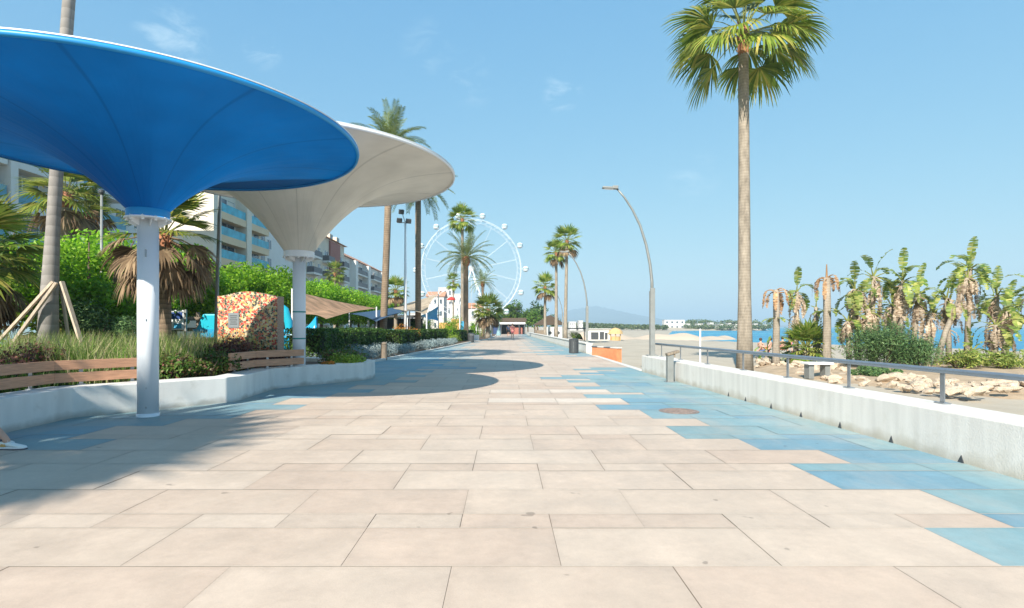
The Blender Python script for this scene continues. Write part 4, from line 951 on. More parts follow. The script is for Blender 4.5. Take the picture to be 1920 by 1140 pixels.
for px, y, r_, h_, lf, lab in [(848, 57, 1.3, 2.7, 'leaf_ficus', 'round green garden shrub below the red parasol'), (802, 60, 1.2, 2.2, 'leaf_dark', 'dark green shrub under the bright blue sail'), (770, 57, 1.1, 2.2, 'leaf_dark', 'dark shrub beside the garden bar and the floodlight mast'), (893, 66, 1.3, 2.0, 'leaf_ficus', 'leafy shrub at the path edge beside the broad bushy palm')]:
    bush(lab, (at(px, 0, y).x, y, .02), r_, r_, h_, lf, .17, 12, 110, int(px), name='garden_shrub')
bush('bush of orange flowers on top of the hedge gap near the floodlight mast', (-6.1, 33.0, .3), 1.3, .9, 1.15, 'leaf_orange', .12, 9, 120, 104, name='flowering_shrub')
bush('low green and gold shrub at the far end of the clipped hedge', (-4.3, 43.6, .02), .9, 1.2, .75, 'leaf_lime', .12, 9, 120, 105, name='flowering_shrub')
bush('mid green shrub inside the hedge bed beside the distant litter bin', (-4.9, 45, .02), 1.1, 1.1, 1.4, 'leaf_ficus', .16, 9, 110, 106, name='garden_shrub')
grp = 'silver shrubs along the foot of the hedge'
sk = [bush('x', (0, 0, 0), .55, .5, .50, 'leaf_silver', .085, 11, 130, 110+k, grp, 'silver_shrub', aspect=.32, stems=False, up=.7) for k in range(3)]
i = 0
for y in np.arange(16.9, 41, 1.0):
    x = np.interp(y, [17.2, 21, 27.5, 36.4, 42], [-5.25, -5.15, -4.65, -3.95, -3.7])
    for dx in ((0, -.75) if y < 28 else (-.1,)):
        o = sk[i] if i < 3 else dup(sk[i % 3]); place(o, (x+dx+R.uniform(-.12, .12), y+R.uniform(-.25, .25), .03), R.uniform(0, 6), R.uniform(.8, 1.15), 'low silver grey leafed shrub in the band at the foot of the hedge'); i += 1
# ================================================================== STREET LAMPS, MASTS
def street_lamp(label, base, z0):
    t = thing('street_lamp', label, 'street lamp', base, 0, 'curved street lamps along the sea side'); b = base[2]
    mb = MB(); mb.box((0, -.045, 1.2-b/2+.0), (.13, .07, 2.42-b)); mb.box((0, .045, 1.2-b/2-.04), (.13, .07, 2.34-b)); mb.box((0, 0, .015), (.3, .3, .03)); mb.build('column', M['lamp_metal'], t, bevel=.006)
    mb = MB(); P = [(0, 0, 2.0-b), (-.005, 0, 2.6-b), (-.06, 0, 3.1-b), (-.17, 0, 3.65-b), (-.34, 0, 4.2-b), (-.56, 0, 4.65-b), (-.80, 0, 5.02-b), (-1.0, 0, 5.25-b)]
    mb.tube(P, [.045, .043, .04, .037, .034, .031, .028, .026], 10); mb.build('arm', M['lamp_metal'], t, smooth=True)
    mb = MB(); mb.box((-1.2, 0, 5.275-b), (.44, .17, .05), 0, Matrix.Rotation(.06, 3, 'Y')); mb.box((-1.05, 0, 5.31-b), (.16, .12, .05)); h = mb.build('lamp_head', M['lamp_metal'], t, bevel=.012)
    mb = MB(); mb.box((-1.24, 0, 5.246-b), (.26, .12, .012), 0, Matrix.Rotation(.06, 3, 'Y')); mb.build('lens', M['white_paint'], h)
    return t
street_lamp('tall curved street lamp standing on the end of the sea wall', (4.22, 15.8, .47), 0)
street_lamp('curved street lamp standing beside the litter bin and the brick wall', (4.36, 29.2, 0), 0)
street_lamp('small distant curved street lamp behind the low fan palm by the beach bar', (6.1, 58, -.1), 0)
def thin_post(label, x, y, h, lean=0):
    t = thing('lamp_post', label, 'lamp post', (x, y, .05)); mb = MB(); mb.tube([(0, 0, -.1), (0, 0, .5), (lean, 0, h)], [.06, .05, .038], 10); mb.build('pole', M['lamp_metal'], t, smooth=True)
    mb = MB(); mb.lathe([(.05, h-.02), (.09, h+.05), (.09, h+.12), (.03, h+.16)], 12, c=(lean, 0, 0)); mb.build('lamp_head', M['dark'], t)
thin_post('slim grey lamp post beside the mosaic wall', -7.85, 15.0, 5.0, .12)
thin_post('slim grey lamp post among the trees before the grey building', -13.2, 18.1, 5.6)
p = at(760, 640, 40)
t = thing('floodlight_mast', 'white floodlight mast between the two tall date palms', 'floodlight mast', (p.x, 40, 0))
mb = MB(); mb.tube([(0, 0, -.1), (0, 0, 4), (0, 0, 8.95)], [.13, .11, .07], 12); mb.build('pole', M['white_paint'], t, smooth=True)
mb = MB(); mb.bar((-.5, 0, 8.85), (.3, 0, 8.85), .06, .06); mb.bar((0, 0, 8.85), (-.25, 0, 9.6), .05, .05); mb.build('crossbar', M['steel'], t)
for x, z in ((-.42, 9.0), (.24, 8.95), (-.28, 9.62)):
    mb = MB(); mb.box((0, 0, 0), (.36, .22, .30), .4, Matrix.Rotation(.5, 3, 'X')); mb.build('floodlight', M['dark'], t, loc=(x, -.05, z))

# ================================================================== GARDEN OBJECTS
t = thing('mosaic_wall', 'freestanding wall of red, yellow and black mosaic with a silver plaque behind the short bench', 'mosaic wall', (-6.235, 13.6, .3))
mb = MB(); n = 16; poly = [(-.725, 0), (.725, 0), (.725, 1.72)]
pts = [(-.725, -.02), (.725, -.02)]+[(.725-1.45*k/n, 1.75+.0+(.11*math.sin(PI*min(1, max(0, (k/n-.08)/.84))))) for k in range(n+1)]
V = [(x, -.2, z) for x, z in pts]+[(x, .2, z) for x, z in pts]; m = len(pts)
mb.add(V, [tuple(range(m)), tuple(range(2*m-1, m-1, -1))]); mb.build('mosaic_face', M['mosaic'], t)
mb = MB(); mb.add([(x*.999, -.198, z-.001 if z > .1 else z) for x, z in pts]+[(x*.999, .198, z-.001 if z > .1 else z) for x, z in pts], [(k, m+k, m+(k+1) % m, (k+1) % m) for k in range(m)]); mb.build('edge', M['mosaic_side'], t)
mb = MB(); mb.box((0, 0, 0), (.26, .014, .36)); o = mb.build('plaque', M['steel'], t, loc=(-.33, -.21, 1.16))
for k in range(5):
    mb = MB(); mb.box((0, 0, 0), (.18-.03*(k % 2), .004, .018)); mb.build('raised_line', M['dark'], o, loc=(0, -.009, .11-.05*k))
t = thing('low_wall', 'blue grey low wall seen between the stakes of the grey palm', 'wall', (-17.6, 19.2, 0))
mb = MB(); mb.box((0, 0, .86), (3.2, .2, 1.75)); mb.build('wall_body', mat('blue_grey_paint', (.20, .32, .40), .8, .1, 1.5), t)
mb = MB(); mb.box((0, 0, 1.77), (3.3, .28, .06)); mb.build('coping', M['dark'], t)
p = at(331, 600, 17.4)
t = thing('notice_board', 'white and blue notice board on two posts behind the tall grasses', 'notice board', (p.x, 17.4, 0))
mb = MB(); mb.box((-.02, 0, 1.52), (.50, .04, .62)); b = mb.build('panel', M['white_paint'], t)
mb = MB(); mb.box((.03, -.024, 1.66), (.34, .006, .22)); mb.build('picture', mat('deep_blue_print', (.02, .06, .22), .5), b)
mb = MB(); mb.box((.05, -.024, 1.33), (.24, .006, .16)); mb.build('picture', M['blue_panel'], b)
for x in (-.22, .27):
    mb = MB(); mb.box((x, .03, .9), (.06, .06, 1.9)); mb.build('post', M['lamp_metal'], t)
t = thing('timber_fence', 'brown timber rail fence behind the notice board', 'fence', tuple(at(370, 0, 19.6))[:2]+(0,))
for k in range(4):
    mb = MB(); mb.box((0, 0, .45+.38*k), (2.2, .04, .13)); mb.build('rail', M['bollard_wood'], t)
for x in (-1.05, 0, 1.05):
    mb = MB(); mb.box((x, .05, .9), (.1, .08, 1.85)); mb.build('post', M['bollard_wood'], t)
p = at(392, 613, 18.2)
t = thing('playground_slide', 'teal hooded playground slide at the edge of the mosaic wall', 'slide', (p.x, 18.2, 0))
mb = MB(); mb.add([(-.36, -.3, 1.02), (.5, -.3, 1.02), (.5, -.3, 1.72), (-.05, -.3, 1.72), (-.36, .4, 1.02), (.5, .4, 1.02), (.5, .4, 1.72), (-.05, .4, 1.72)], [(0, 1, 2, 3), (5, 4, 7, 6), (3, 2, 6, 7), (0, 3, 7, 4)]); mb.build('hood', M['teal'], t, bevel=.04)
mb = MB(); mb.box((.07, -.31, 1.10), (.84, .02, .26)); mb.build('hood_band', M['turq'], t)
mb = MB(); mb.bar((-.36, -.2, 1.0), (-1.0, -.5, .1), .45, .05); mb.build('chute', M['steel'], t)
for x in (-.3, .46):
    mb = MB(); mb.tube([(x, .2, 0), (x, .2, 1.1)], .04, 8); mb.build('post', M['steel'], t)
# turquoise climbing figure: trough with an upturned end, and an arched tube beside it
p = at(568, 613, 21.5)
t = thing('play_sculpture', 'glossy turquoise play sculpture with an upturned tail behind the hedge', 'play sculpture', (p.x-.35, 21.6, 0))
mb = MB(); n = 15; V = []
for i in range(n):
    q = i/(n-1); x = -.35+1.2*q; zt = 1.20+.03*math.sin(q*3)+.52*max(0, (q-.62)/.38)**1.6; zb = .35+.25*max(0, q-.7); wd = .34*(1-.75*max(0, (q-.55)/.45))
    V += [(x, -wd, zt), (x+.02, -wd*.8, (zt+zb)/2), (x, -wd*.25, zb), (x, wd*.25, zb), (x+.02, wd*.8, (zt+zb)/2), (x, wd, zt), (x, wd*.75, zt-.05), (x, -wd*.75, zt-.05)]
mb.add(V, [(i*8+k, i*8+(k+1) % 8, (i+1)*8+(k+1) % 8, (i+1)*8+k) for i in range(n-1) for k in range(8)]+[tuple(range(7, -1, -1)), tuple(range((n-1)*8, n*8))]); mb.build('body', M['turq'], t, smooth=True)
mb = MB(); mb.tube([(-.35, 0, .3), (-.20, 0, .95), (-.25, 0, 1.5), (-.42, -.02, 1.95), (-.66, -.02, 2.16), (-.85, -.02, 2.02)], [.12, .13, .16, .19, .17, .07], 12); mb.build('arched_neck', M['teal'], t, smooth=True)
mb = MB(); mb.tube([(-.86, 0, 1.55), (-.50, 0, 1.12), (-.36, 0, .9)], [.05, .06, .06], 8); mb.build('strut', M['teal'], t, smooth=True)
mb = MB(); mb.box((-.95, .1, 1.85), (.26, .2, .62)); mb.build('panel', M['pale_glass'], t, bevel=.03)

def sail(label, pts, m, name='shade_sail', sag=.12, posts=(), group='shade sails over the garden'):
    """membrane stretched between corners, edges curved in, held by posts"""
    c = sum((Vector(p) for p in pts), Vector())/len(pts); t = thing(name, label, 'shade sail', (c.x, c.y, 0), 0, group)
    mb = MB(); V = [(0, 0, c.z-sag*.4)]; E = 8; n = len(pts)
    for rg in (.5, 1.0):
        for i in range(n):
            a, b = Vector(pts[i]), Vector(pts[(i+1) % n])
            for k in range(E):
                q = k/E; p = a.lerp(b, q); p = p.lerp(c, .16*math.sin(PI*q)); p = c.lerp(p, rg); V.append((p.x-c.x, p.y-c.y, p.z-(sag*.3 if rg < 1 else 0)))
    m_ = n*E; Fc = [(0, 1+k, 1+(k+1) % m_) for k in range(m_)]+[(1+k, 1+m_+k, 1+m_+(k+1) % m_, 1+(k+1) % m_) for k in range(m_)]
    mb.add(V, Fc); mb.build('fabric', m, t, smooth=True)
    for i in posts:
        p = Vector(pts[i]); mb = MB(); mb.tube([(p.x-c.x, p.y-c.y, -.1), (p.x-c.x, p.y-c.y, p.z+.1)], .05, 8); mb.build('post', M['white_paint'], t)
sail('tan shade sail stretched beside the white canopy pole', [at(548, 545, 27), at(706, 578, 38), at(612, 598, 22.5), at(560, 589, 23)], M['sail_tan'], posts=(0, 1))
sail('dark navy shade sail between the tan sail and the tall palm trunk', [at(655, 588, 43), at(735, 577, 45), at(768, 582, 42), at(705, 603, 34)], M['sail_navy'], posts=(0, 2))
sail('cream shade sail behind the floodlight mast', [at(722, 580, 50), at(775, 565, 55), at(822, 550, 52), at(800, 590, 40), at(758, 583, 39)], M['sail_cream'], posts=(2, 3))
sail('bright blue shade sail beside the second date palm trunk', [at(788, 592, 50), at(822, 574, 52), at(822, 602, 49), at(800, 599, 48)], M['awning'], posts=(1, 2))
p = at(735, 640, 54)
t = thing('garden_bar', 'dark open garden bar with white posts under the cream and navy sails', 'bar', (p.x, 56, 0))
mb = MB(); mb.box((0, 0, 2.35), (5.2, 3.4, .2)); mb.build('roof', M['dark'], t)
mb = MB(); mb.box((0, 1.4, 1.1), (5.0, .2, 2.2)); mb.build('back_wall', M['dark'], t)
mb = MB(); mb.box((.4, -1.2, .55), (3.2, .5, 1.1)); mb.build('counter', M['blue_panel'], t)
for x in (-2.4, -.9, .3, 1.4, 2.4):
    mb = MB(); mb.box((x, -1.6, 1.15), (.16, .16, 2.3)); mb.build('post', M['white_paint'], t)
t = thing('parasol', 'red parasol on a white pole in front of the white houses', 'parasol', tuple(at(846, 0, 72))[:2]+(0,))
mb = MB(); mb.lathe([(.05, 5.25), (.35, 5.1), (.58, 4.85), (.55, 4.8), (.3, 5.02), (.04, 5.15)], 10); mb.build('shade', M['red'], t); mb = MB(); mb.tube([(0, 0, 0), (0, 0, 5.4)], .05, 8); mb.build('pole', M['white_paint'], t)
for i, (px, y, wdt, h, mm, lab, nm) in enumerate([(834, 66, 1.5, 1.9, 'orange_panel', 'orange panel screen behind the hedge below the red parasol', 'screen'), (858, 68, 1.6, 2.4, 'orange_panel', 'orange brown panel screen beside the slim palm trunk', 'screen'), (871, 58, .8, 2.0, 'blue_panel', 'bright blue square sign panel between the palm trunks', 'sign')]):
    q = at(px, 0, y); t = thing(nm, lab, nm, (q.x, y, 0))
    mb = MB(); mb.box((0, 0, h*.5+.35), (wdt, .08, h-.9)); mb.build('panel', M[mm], t)
    for s in (-1, 1): mb = MB(); mb.box((s*wdt*.45, .05, h*.4), (.08, .08, h*.8)); mb.build('post', M['lamp_metal'], t)
q = at(882, 0, 45)
t = thing('litter_bin', 'small dark litter bin at the edge of the path beyond the hedge', 'litter bin', (q.x, 46, 0))
mb = MB(); mb.lathe([(.24, 0), (.27, .75), (.2, .8)], 16); mb.build('body', M['dark'], t); mb = MB(); mb.lathe([(.28, .6), (.285, .68)], 16, cap=False); mb.build('band', M['steel'], t)
for px, y in ((892, 52), (917, 66)):
    q = at(px, 0, y); t = thing('planter_box', 'small white square planter box at the path edge '+('past the dark bin' if px < 900 else 'close to the dark pavilion'), 'planter', (q.x, y, 0))
    mb = MB(); mb.box((0, 0, .28), (.6, .6, .56)); mb.build('box', M['white_paint'], t, bevel=.02)
    mb = MB(); leaf_cloud(mb, np.random.default_rng(int(px)), [((0, 0, .72), (.32, .32, .25), 160)], .12); mb.build('foliage', M['leaf_ficus'], t)

# slim white mast poles along the garden edge
for px, y, top, lab in [(862, 56, 560, 'thin white pole beside the slender palm trunk'), (893, 62, 570, 'thin white pole in front of the broad bushy palm'), (917, 72, 580, 'thin white pole at the side of the broad bushy palm')]:
    q = at(px, top, y); t = thing('flag_pole', lab, 'pole', (q.x, y, 0))
    mb = MB(); mb.tube([(0, 0, 0), (0, 0, q.z)], .05, 8); mb.build('shaft', M['white_paint'], t); mb = MB(); mb.sphere((0, 0, q.z+.06), .09, 8, 6); mb.build('finial', M['white_paint'], t)

# ================================================================== FERRIS WHEEL
FX, FY, FZ, FR = at(884, 505, 112).x, 112, at(884, 505, 112).z, 10.1
M['cabin_glass'] = mat('cabin_glass', (.30, .44, .43), .3, .05, 2)
M['wheel_white'] = mat('wheel_white', (.62, .68, .72), .4, .03, 2)
t = thing('ferris_wheel', 'white ferris wheel with round gondolas rising behind the palms', 'ferris wheel', (FX, FY, 0), .10)
mb = MB()
for yy in (-.55, .55):
    P = [(FR*math.cos(2*PI*k/56), yy, FZ+FR*math.sin(2*PI*k/56)) for k in range(57)]; mb.tube(P, .05, 6, cap=False)
    P = [((FR-.75)*math.cos(2*PI*k/56), yy, FZ+(FR-.75)*math.sin(2*PI*k/56)) for k in range(57)]; mb.tube(P, .02, 5, cap=False)
for k in range(56):
    a, b = 2*PI*k/56, 2*PI*(k+.5)/56
    for yy in (-.55, .55): mb.tube([(FR*math.cos(a), yy, FZ+FR*math.sin(a)), ((FR-.75)*math.cos(b), yy, FZ+(FR-.75)*math.sin(b))], .018, 4, cap=False)
    if k % 2 == 0: mb.tube([(FR*math.cos(a), -.55, FZ+FR*math.sin(a)), (FR*math.cos(a), .55, FZ+FR*math.sin(a))], .03, 4, cap=False)
mb.build('rim', M['wheel_white'], t)
for k in range(14):
    a = 2*PI*(k+.5)/14; mb = MB()
    for yy in (-1, 1): mb.tube([(.5*math.cos(a), yy*1.1, FZ+.5*math.sin(a)), ((FR-.7)*math.cos(a), yy*.55, FZ+(FR-.7)*math.sin(a))], .022, 5)
    mb.build('spoke', M['wheel_white'], t)
mb = MB(); mb.tube([(0, -1.5, FZ), (0, 1.5, FZ)], .35, 16); mb.tube([(0, -1.62, FZ), (0, -1.5, FZ)], .55, 20); mb.build('hub', M['wheel_white'], t)
for sx in (-1, 1):
    for sy in (-1, 1):
        mb = MB(); mb.tube([(sx*4.2, sy*3.0, -.2), (0, sy*1.5, FZ)], [.15, .11], 10); mb.build('support_leg', M['wheel_white'], t, smooth=True)
for k in range(14):
    a = 2*PI*k/14+.02; x, z = (FR+.15)*math.cos(a), FZ+(FR+.15)*math.sin(a)
    ox, oz = .85*math.cos(a), .85*math.sin(a)
    mb = MB(); mb.lathe([(.24, -.68), (.58, -.5), (.68, -.22), (.68, -.18)], 14); mb.lathe([(.67, .18), (.65, .27), (.45, .5), (.12, .6)], 14)
    for j in range(6): th = j*PI/3; mb.box((.65*math.cos(th), .65*math.sin(th), 0), (.05, .05, .40), th)
    g = mb.build('gondola', M['wheel_white'], t, loc=(x+ox, 0, z+oz)); g.scale = (.88, .88, .88)
    mb = MB(); mb.lathe([(.62, -.18), (.62, .18)], 14, cap=False); mb.build('windows', M['cabin_glass'], g)
    mb = MB(); mb.tube([(-ox, -.55, -oz), (0, 0, .1), (-ox, .55, -oz)], .05, 5); mb.build('hanger', M['wheel_white'], g)

# ================================================================== BUILDINGS
def block(label, xf, y0, y1, depth, zs, bays, ztop, wallm, slabm, railm, name='apartment_building', out=1.4, fh=2.85, roof=None, slab_t=.9, railh=1.05, group=None, windows=True):
    """street front at x = xf facing the promenade, running from y0 to y1; bays: (ya, yb, kind)"""
    t = thing(name, label, 'building', (xf, y0, 0), 0, group); L = y1-y0
    mb = MB(); mb.bb((-depth, 0, -.2), (0, L, ztop)); mb.build('wall', M[wallm], t)
    if roof == 'flat':
        mb = MB(); mb.bb((-depth-.3, -.3, ztop+.003), (.5, L+.3, ztop+.35)); mb.build('roof', M[slabm], t)
    elif roof:
        mb = MB(); e = .7; hgt = min(4.2, depth*.28)
        V = [(-depth-e, -e, ztop+.003), (e, -e, ztop+.003), (e, L+e, ztop+.003), (-depth-e, L+e, ztop+.003), (-depth/2, depth*.25, ztop+hgt), (-depth/2, L-depth*.25, ztop+hgt)]
        mb.add(V, [(0, 1, 4), (1, 2, 5, 4), (2, 3, 5), (3, 0, 4, 5), (3, 2, 1, 0)]); mb.build('roof', M[roof], t)
    for z in zs:
        for (ya, yb, kind) in bays:
            a, b = ya-y0, yb-y0
            if kind == 'balcony':
                mb = MB(); mb.bb((.003, a, z-slab_t), (out, b, z)); o = mb.build('balcony', M[slabm], t)
                mb = MB(); mb.bb((out-.08, a+.05, z+.02), (out-.04, b-.05, z+railh)); mb.bb((.1, a+.04, z+.02), (out-.09, a+.08, z+railh)); mb.build('railing', M[railm], o)
                mb = MB(); mb.bb((-.06, a+.4, z+.05), (.012, b-.4, z+2.2)); w_ = mb.build('window', M['window'], t)
                mb = MB()
                for q in (.0, .33, .66, 1.0): yy = a+.4+(b-a-.8)*q; mb.bb((.014, yy-.05, z+.05), (.05, yy+.05, z+2.2))
                mb.build('frame', M['white_paint'], w_)
                if R.random() < .7:
                    q0 = R.choice((.02, .35, .68)); mb = MB(); mb.bb((.0125, a+.4+(b-a-.8)*q0, z+.1), (.0135, a+.4+(b-a-.8)*(q0+.3), z+2.15)); mb.build('curtain', M['bcream_wall'], w_)
                if R.random() < .45 and b-a > 3: mb = MB(); mb.bb((.5, a+.8, z), (1.0, a+1.3, z+.85)); mb.build('side_panel', M['bwhite'], o)
            elif kind == 'window':
                c = (a+b)/2
                mb = MB(); mb.bb((-.06, c-.7, z+.8), (.012, c+.7, z+2.2)); w_ = mb.build('window', M['window'], t)
                mb = MB(); mb.bb((.014, c-.75, z+.72), (.10, c+.75, z+.79)); mb.build('sill', M['white_paint'], w_)
                mb = MB(); mb.bb((.014, c-.035, z+.8), (.04, c+.035, z+2.2)); mb.build('frame', M['white_paint'], w_)
            elif kind == 'pier':
                pass
    for (ya, yb, kind) in bays:
        if kind == 'pier':
            mb = MB(); mb.bb((.003, ya-y0, -.1), (out+.12, yb-y0, ztop-.4)); mb.build('pier', M[wallm], t)
    return t
fl = lambda z0, n, h=2.85: [z0+h*i for i in range(n)]
block('cream apartment hotel with turquoise glass balconies behind the bright green trees', -36, 65.5, 83.5, 14, fl(1.25, 6), [(65.5, 67.3, 'pier'), (67.35, 74.0, 'balcony'), (74.05, 75.4, 'pier'), (75.45, 81.2, 'balcony'), (81.3, 83.3, 'window')], 20.5, 'bcream_wall', 'bcream', 'blue_glass', roof='flat')
block('plain white stair tower block next to the cream hotel', -36.6, 84.2, 96, 12, fl(1.2, 5), [(85, 87, 'window')], 17.3, 'bwhite', 'bwhite', 'blue_glass', roof='flat')
block('grey white modern apartment block with pale blue glass balconies behind the staked palm', -36, 33, 56, 14, fl(1.1, 6, 3.0), [(33.2, 38.5, 'balcony'), (38.6, 39.2, 'pier'), (39.3, 44.6, 'balcony'), (44.7, 45.3, 'pier'), (45.4, 50.6, 'balcony'), (50.8, 53, 'window'), (53.2, 55.6, 'window')], 19.5, 'bgrey', 'bgrey', 'pale_glass', roof='flat', slab_t=.5)
o = block('red brown apartment house with dark balconies and a tiled roof', -36, 100, 124, 14, fl(2, 5, 3.1), [(100.5, 105, 'balcony'), (106, 108.5, 'window'), (109, 113, 'balcony'), (114, 116, 'window'), (117, 119, 'window'), (119.5, 123.5, 'balcony')], 19.3, 'bbeige', 'bwhite', 'balcony_rail', roof='terracotta', slab_t=.35)
mb = MB(); mb.bb((.02, 13.2, 3), (.35, 20, 19.0)); mb.build('facade_panel', M['bred'], o)
for k in range(5):
    mb = MB(); mb.bb((-4.5, 2+4.6*k, 19.7), (-.6, 4.0+4.6*k, 20.9)); d_ = mb.build('dormer', M['bbeige'], o); mb = MB(); mb.bb((-.59, 2.5+4.6*k, 19.95), (-.55, 3.5+4.6*k, 20.7)); mb.build('window', M['window'], d_)
block('long white apartment house with terracotta roof and dark balcony rails', -37, 126, 172, 14, fl(2, 5, 3.1), [(127, 131, 'window'), (132, 134, 'pier'), (134.2, 144, 'balcony'), (144.2, 146.5, 'pier'), (147, 150, 'window'), (151, 161, 'balcony'), (161.2, 163, 'pier'), (164, 171, 'balcony')], 17.6, 'bwhite', 'bwhite', 'balcony_rail', roof='terracotta', slab_t=.35)
# stepped white houses behind the ferris wheel
def house(label, x, y, wd, dp, h, storeys, cols, wallm='house_white', roof=None, name='white_house', group=None, wind=True):
    t = thing(name, label, 'house', (x, y, -.3), 0, group)
    mb = MB(); mb.bb((-wd/2, 0, 0), (wd/2, dp, h)); mb.build('wall', M[wallm], t)
    if roof:
        mb = MB(); e = .4; mb.add([(-wd/2-e, -e, h+.003), (wd/2+e, -e, h+.003), (wd/2+e, dp+e, h+.003), (-wd/2-e, dp+e, h+.003), (-wd/2-e, dp/2, h+dp*.2), (wd/2+e, dp/2, h+dp*.2)], [(0, 1, 5, 4), (2, 3, 4, 5), (1, 2, 5), (3, 0, 4), (3, 2, 1, 0)]); mb.build('roof', M[roof], t)
    else:
        mb = MB(); mb.bb((-wd/2-.1, -.1, h+.003), (wd/2+.1, dp+.1, h+.25)); mb.build('roof', M[wallm], t)
    if wind:
        for i in range(storeys):
            for k in range(cols):
                cx = -wd/2+wd*(k+.5)/cols; cz = h*(i+.55)/storeys
                mb = MB(); mb.bb((cx-wd/cols*.17, -.02, cz-h/storeys*.2), (cx+wd/cols*.17, .05, cz+h/storeys*.2)); mb.build('window', M['window'], t)
    return t
grp = 'stepped white houses behind the ferris wheel'
for i, (px0_, px1_, top, y, st, c, rf, lab) in enumerate([(800, 832, 556, 190, 3, 3, 'terracotta', 'white house with a red tiled roof behind the cream sail'), (822, 848, 540, 205, 4, 3, None, 'tall white flat roofed house behind the ferris wheel, the highest of the stepped houses'), (846, 868, 552, 200, 3, 2, None, 'white stepped house between the slim palm trunks'), (838, 862, 572, 180, 2, 3, None, 'lower white house in front of the tall stepped one'), (868, 905, 578, 185, 2, 3, 'terracotta', 'white house low behind the arching date palm'), (768, 798, 588, 150, 2, 3, None, 'low white house seen between the mast and the second date palm')]):
    a, b = at(px0_, top, y), at(px1_, top, y); house(lab, (a.x+b.x)/2, y, b.x-a.x, 10, a.z+.3, st, c, roof=rf, group=grp)
M['statue'] = mat('patina', (.22, .36, .40), .6, .15, 4)
# dark beach pavilion closing the promenade
t = thing('pavilion', 'low dark beach pavilion with a white fascia at the end of the promenade', 'pavilion', tuple(at(952, 0, 100))[:2]+(0,))
mb = MB(); mb.box((0, 0, 2.55), (6.6, 4.5, .7)); mb.build('roof', M['thatch'], t)
mb = MB(); mb.box((0, -2.3, 1.95), (6.2, .12, .32)); mb.build('fascia', M['white_paint'], t)
mb = MB(); mb.box((0, 1.5, 1.0), (6.0, .2, 2.0)); mb.build('back_wall', M['dark'], t)
for x in (-2.9, -1.2, .6, 2.0, 3.0): mb = MB(); mb.box((x, -2.1, .9), (.18, .18, 1.8)); mb.build('post', M['dark'], t)
mb = MB(); mb.box((1.8, -1.4, .6), (1.6, .3, 1.2)); mb.build('counter', M['bred'], t)
mb = MB(); mb.box((-1.9, -1.4, .7), (1.4, .3, 1.4)); mb.build('counter', mat('navy_panel', (.03, .06, .16), .6), t)
t = thing('statue', 'slim blue green statue on a plinth before the dark pavilion', 'statue', tuple(at(935, 0, 84))[:2]+(0,))
mb = MB(); mb.lathe([(.36, 0), (.36, .35), (.30, .4), (.28, .75)], 12); mb.build('plinth', M['statue'], t)
mb = MB(); mb.tube([(0, 0, .75), (.03, 0, 1.2), (0, 0, 1.75), (.02, 0, 2.1)], [.2, .15, .2, .07], 10); mb.sphere((.02, 0, 2.22), .12); mb.build('figure', M['statue'], t, smooth=True)
# thatched beach bar, white cubicles, flat shade roof, white store, straw hut
x0 = at(1030, 0, 88).x
t = thing('beach_bar', 'thatched beach bar with a dark gable roof behind the twin fan palms', 'beach bar', (x0, 88, -.3))
mb = MB(); mb.add([(-2.6, -2, 1.9), (2.6, -2, 1.9), (2.6, 2, 1.9), (-2.6, 2, 1.9), (0, -2.3, 3.45), (0, 2.3, 3.45)], [(0, 4, 5, 3), (1, 2, 5, 4), (0, 1, 4), (2, 3, 5), (3, 2, 1, 0)]); mb.build('roof', M['thatch'], t)
for x in (-2.3, -.8, .8, 2.3): mb = MB(); mb.box((x, -1.8, .95), (.15, .15, 1.9)); mb.build('post', M['bollard_wood'], t)
mb = MB(); mb.box((0, -1.6, .55), (4.4, .3, 1.1)); mb.build('counter', M['bollard_wood'], t)
for i, px in enumerate((1031, 1046)):
    q = at(px, 0, 62); t = thing('beach_cubicle', 'small white beach cubicle with a round dark opening, '+('beside the low fan palm' if i == 0 else 'beside the twin palms'), 'cubicle', (q.x, 62, -.3))
    mb = MB(); mb.box((0, 0, .8), (.8, 1.2, 1.6)); mb.build('wall', M['bwhite'], t); mb = MB(); mb.tube([(0, -.63, .95), (0, -.6, .95)], .17, 12); mb.build('opening', M['dark'], t)
q = at(1079, 0, 66); t = thing('shade_roof', 'flat dark shade roof over green plants by the sand beyond the second lamp', 'shade roof', (q.x, 66, -.4))
mb = MB(); mb.box((0, 0, 1.5), (2.6, 2.2, .12)); mb.build('roof', M['dark'], t)
for x in (-1.2, 1.2):
    for y in (-1, 1): mb = MB(); mb.box((x, y, .72), (.1, .1, 1.44)); mb.build('post', M['bollard_wood'], t)
bush('green plants under the flat dark shade roof', (q.x-.1, 66, -.4), .95, .7, 1.2, 'leaf_lime', .16, 9, 80, 141, name='garden_shrub')
a, b = at(1100, 618, 70), at(1143, 618, 70); t = thing('store_hut', 'white beach store with dark open shutters on the sand', 'hut', ((a.x+b.x)/2, 70, -.42))
mb = MB(); mb.bb((-1.45, 0, 0), (1.45, 2, 1.42)); mb.build('wall', M['bwhite'], t)
mb = MB(); mb.bb((-1.6, -.2, 1.423), (1.6, 2.2, 1.5)); mb.build('roof', M['bwhite'], t)
for x0_, x1_, z1 in ((-.9, .05, 1.05), (.2, .75, 1.1), (.85, 1.2, 1.0)): mb = MB(); mb.bb((x0_, -.02, .12), (x1_, .03, z1)); mb.build('opening', M['dark'], t)
q = at(1154, 0, 70); t = thing('straw_hut', 'golden straw hut beside the white beach store', 'hut', (q.x, 70, -.42))
mb = MB(); mb.lathe([(.95, .85), (.85, 1.2), (.45, 1.5), (.05, 1.62)], 12); mb.build('roof', M['straw'], t)
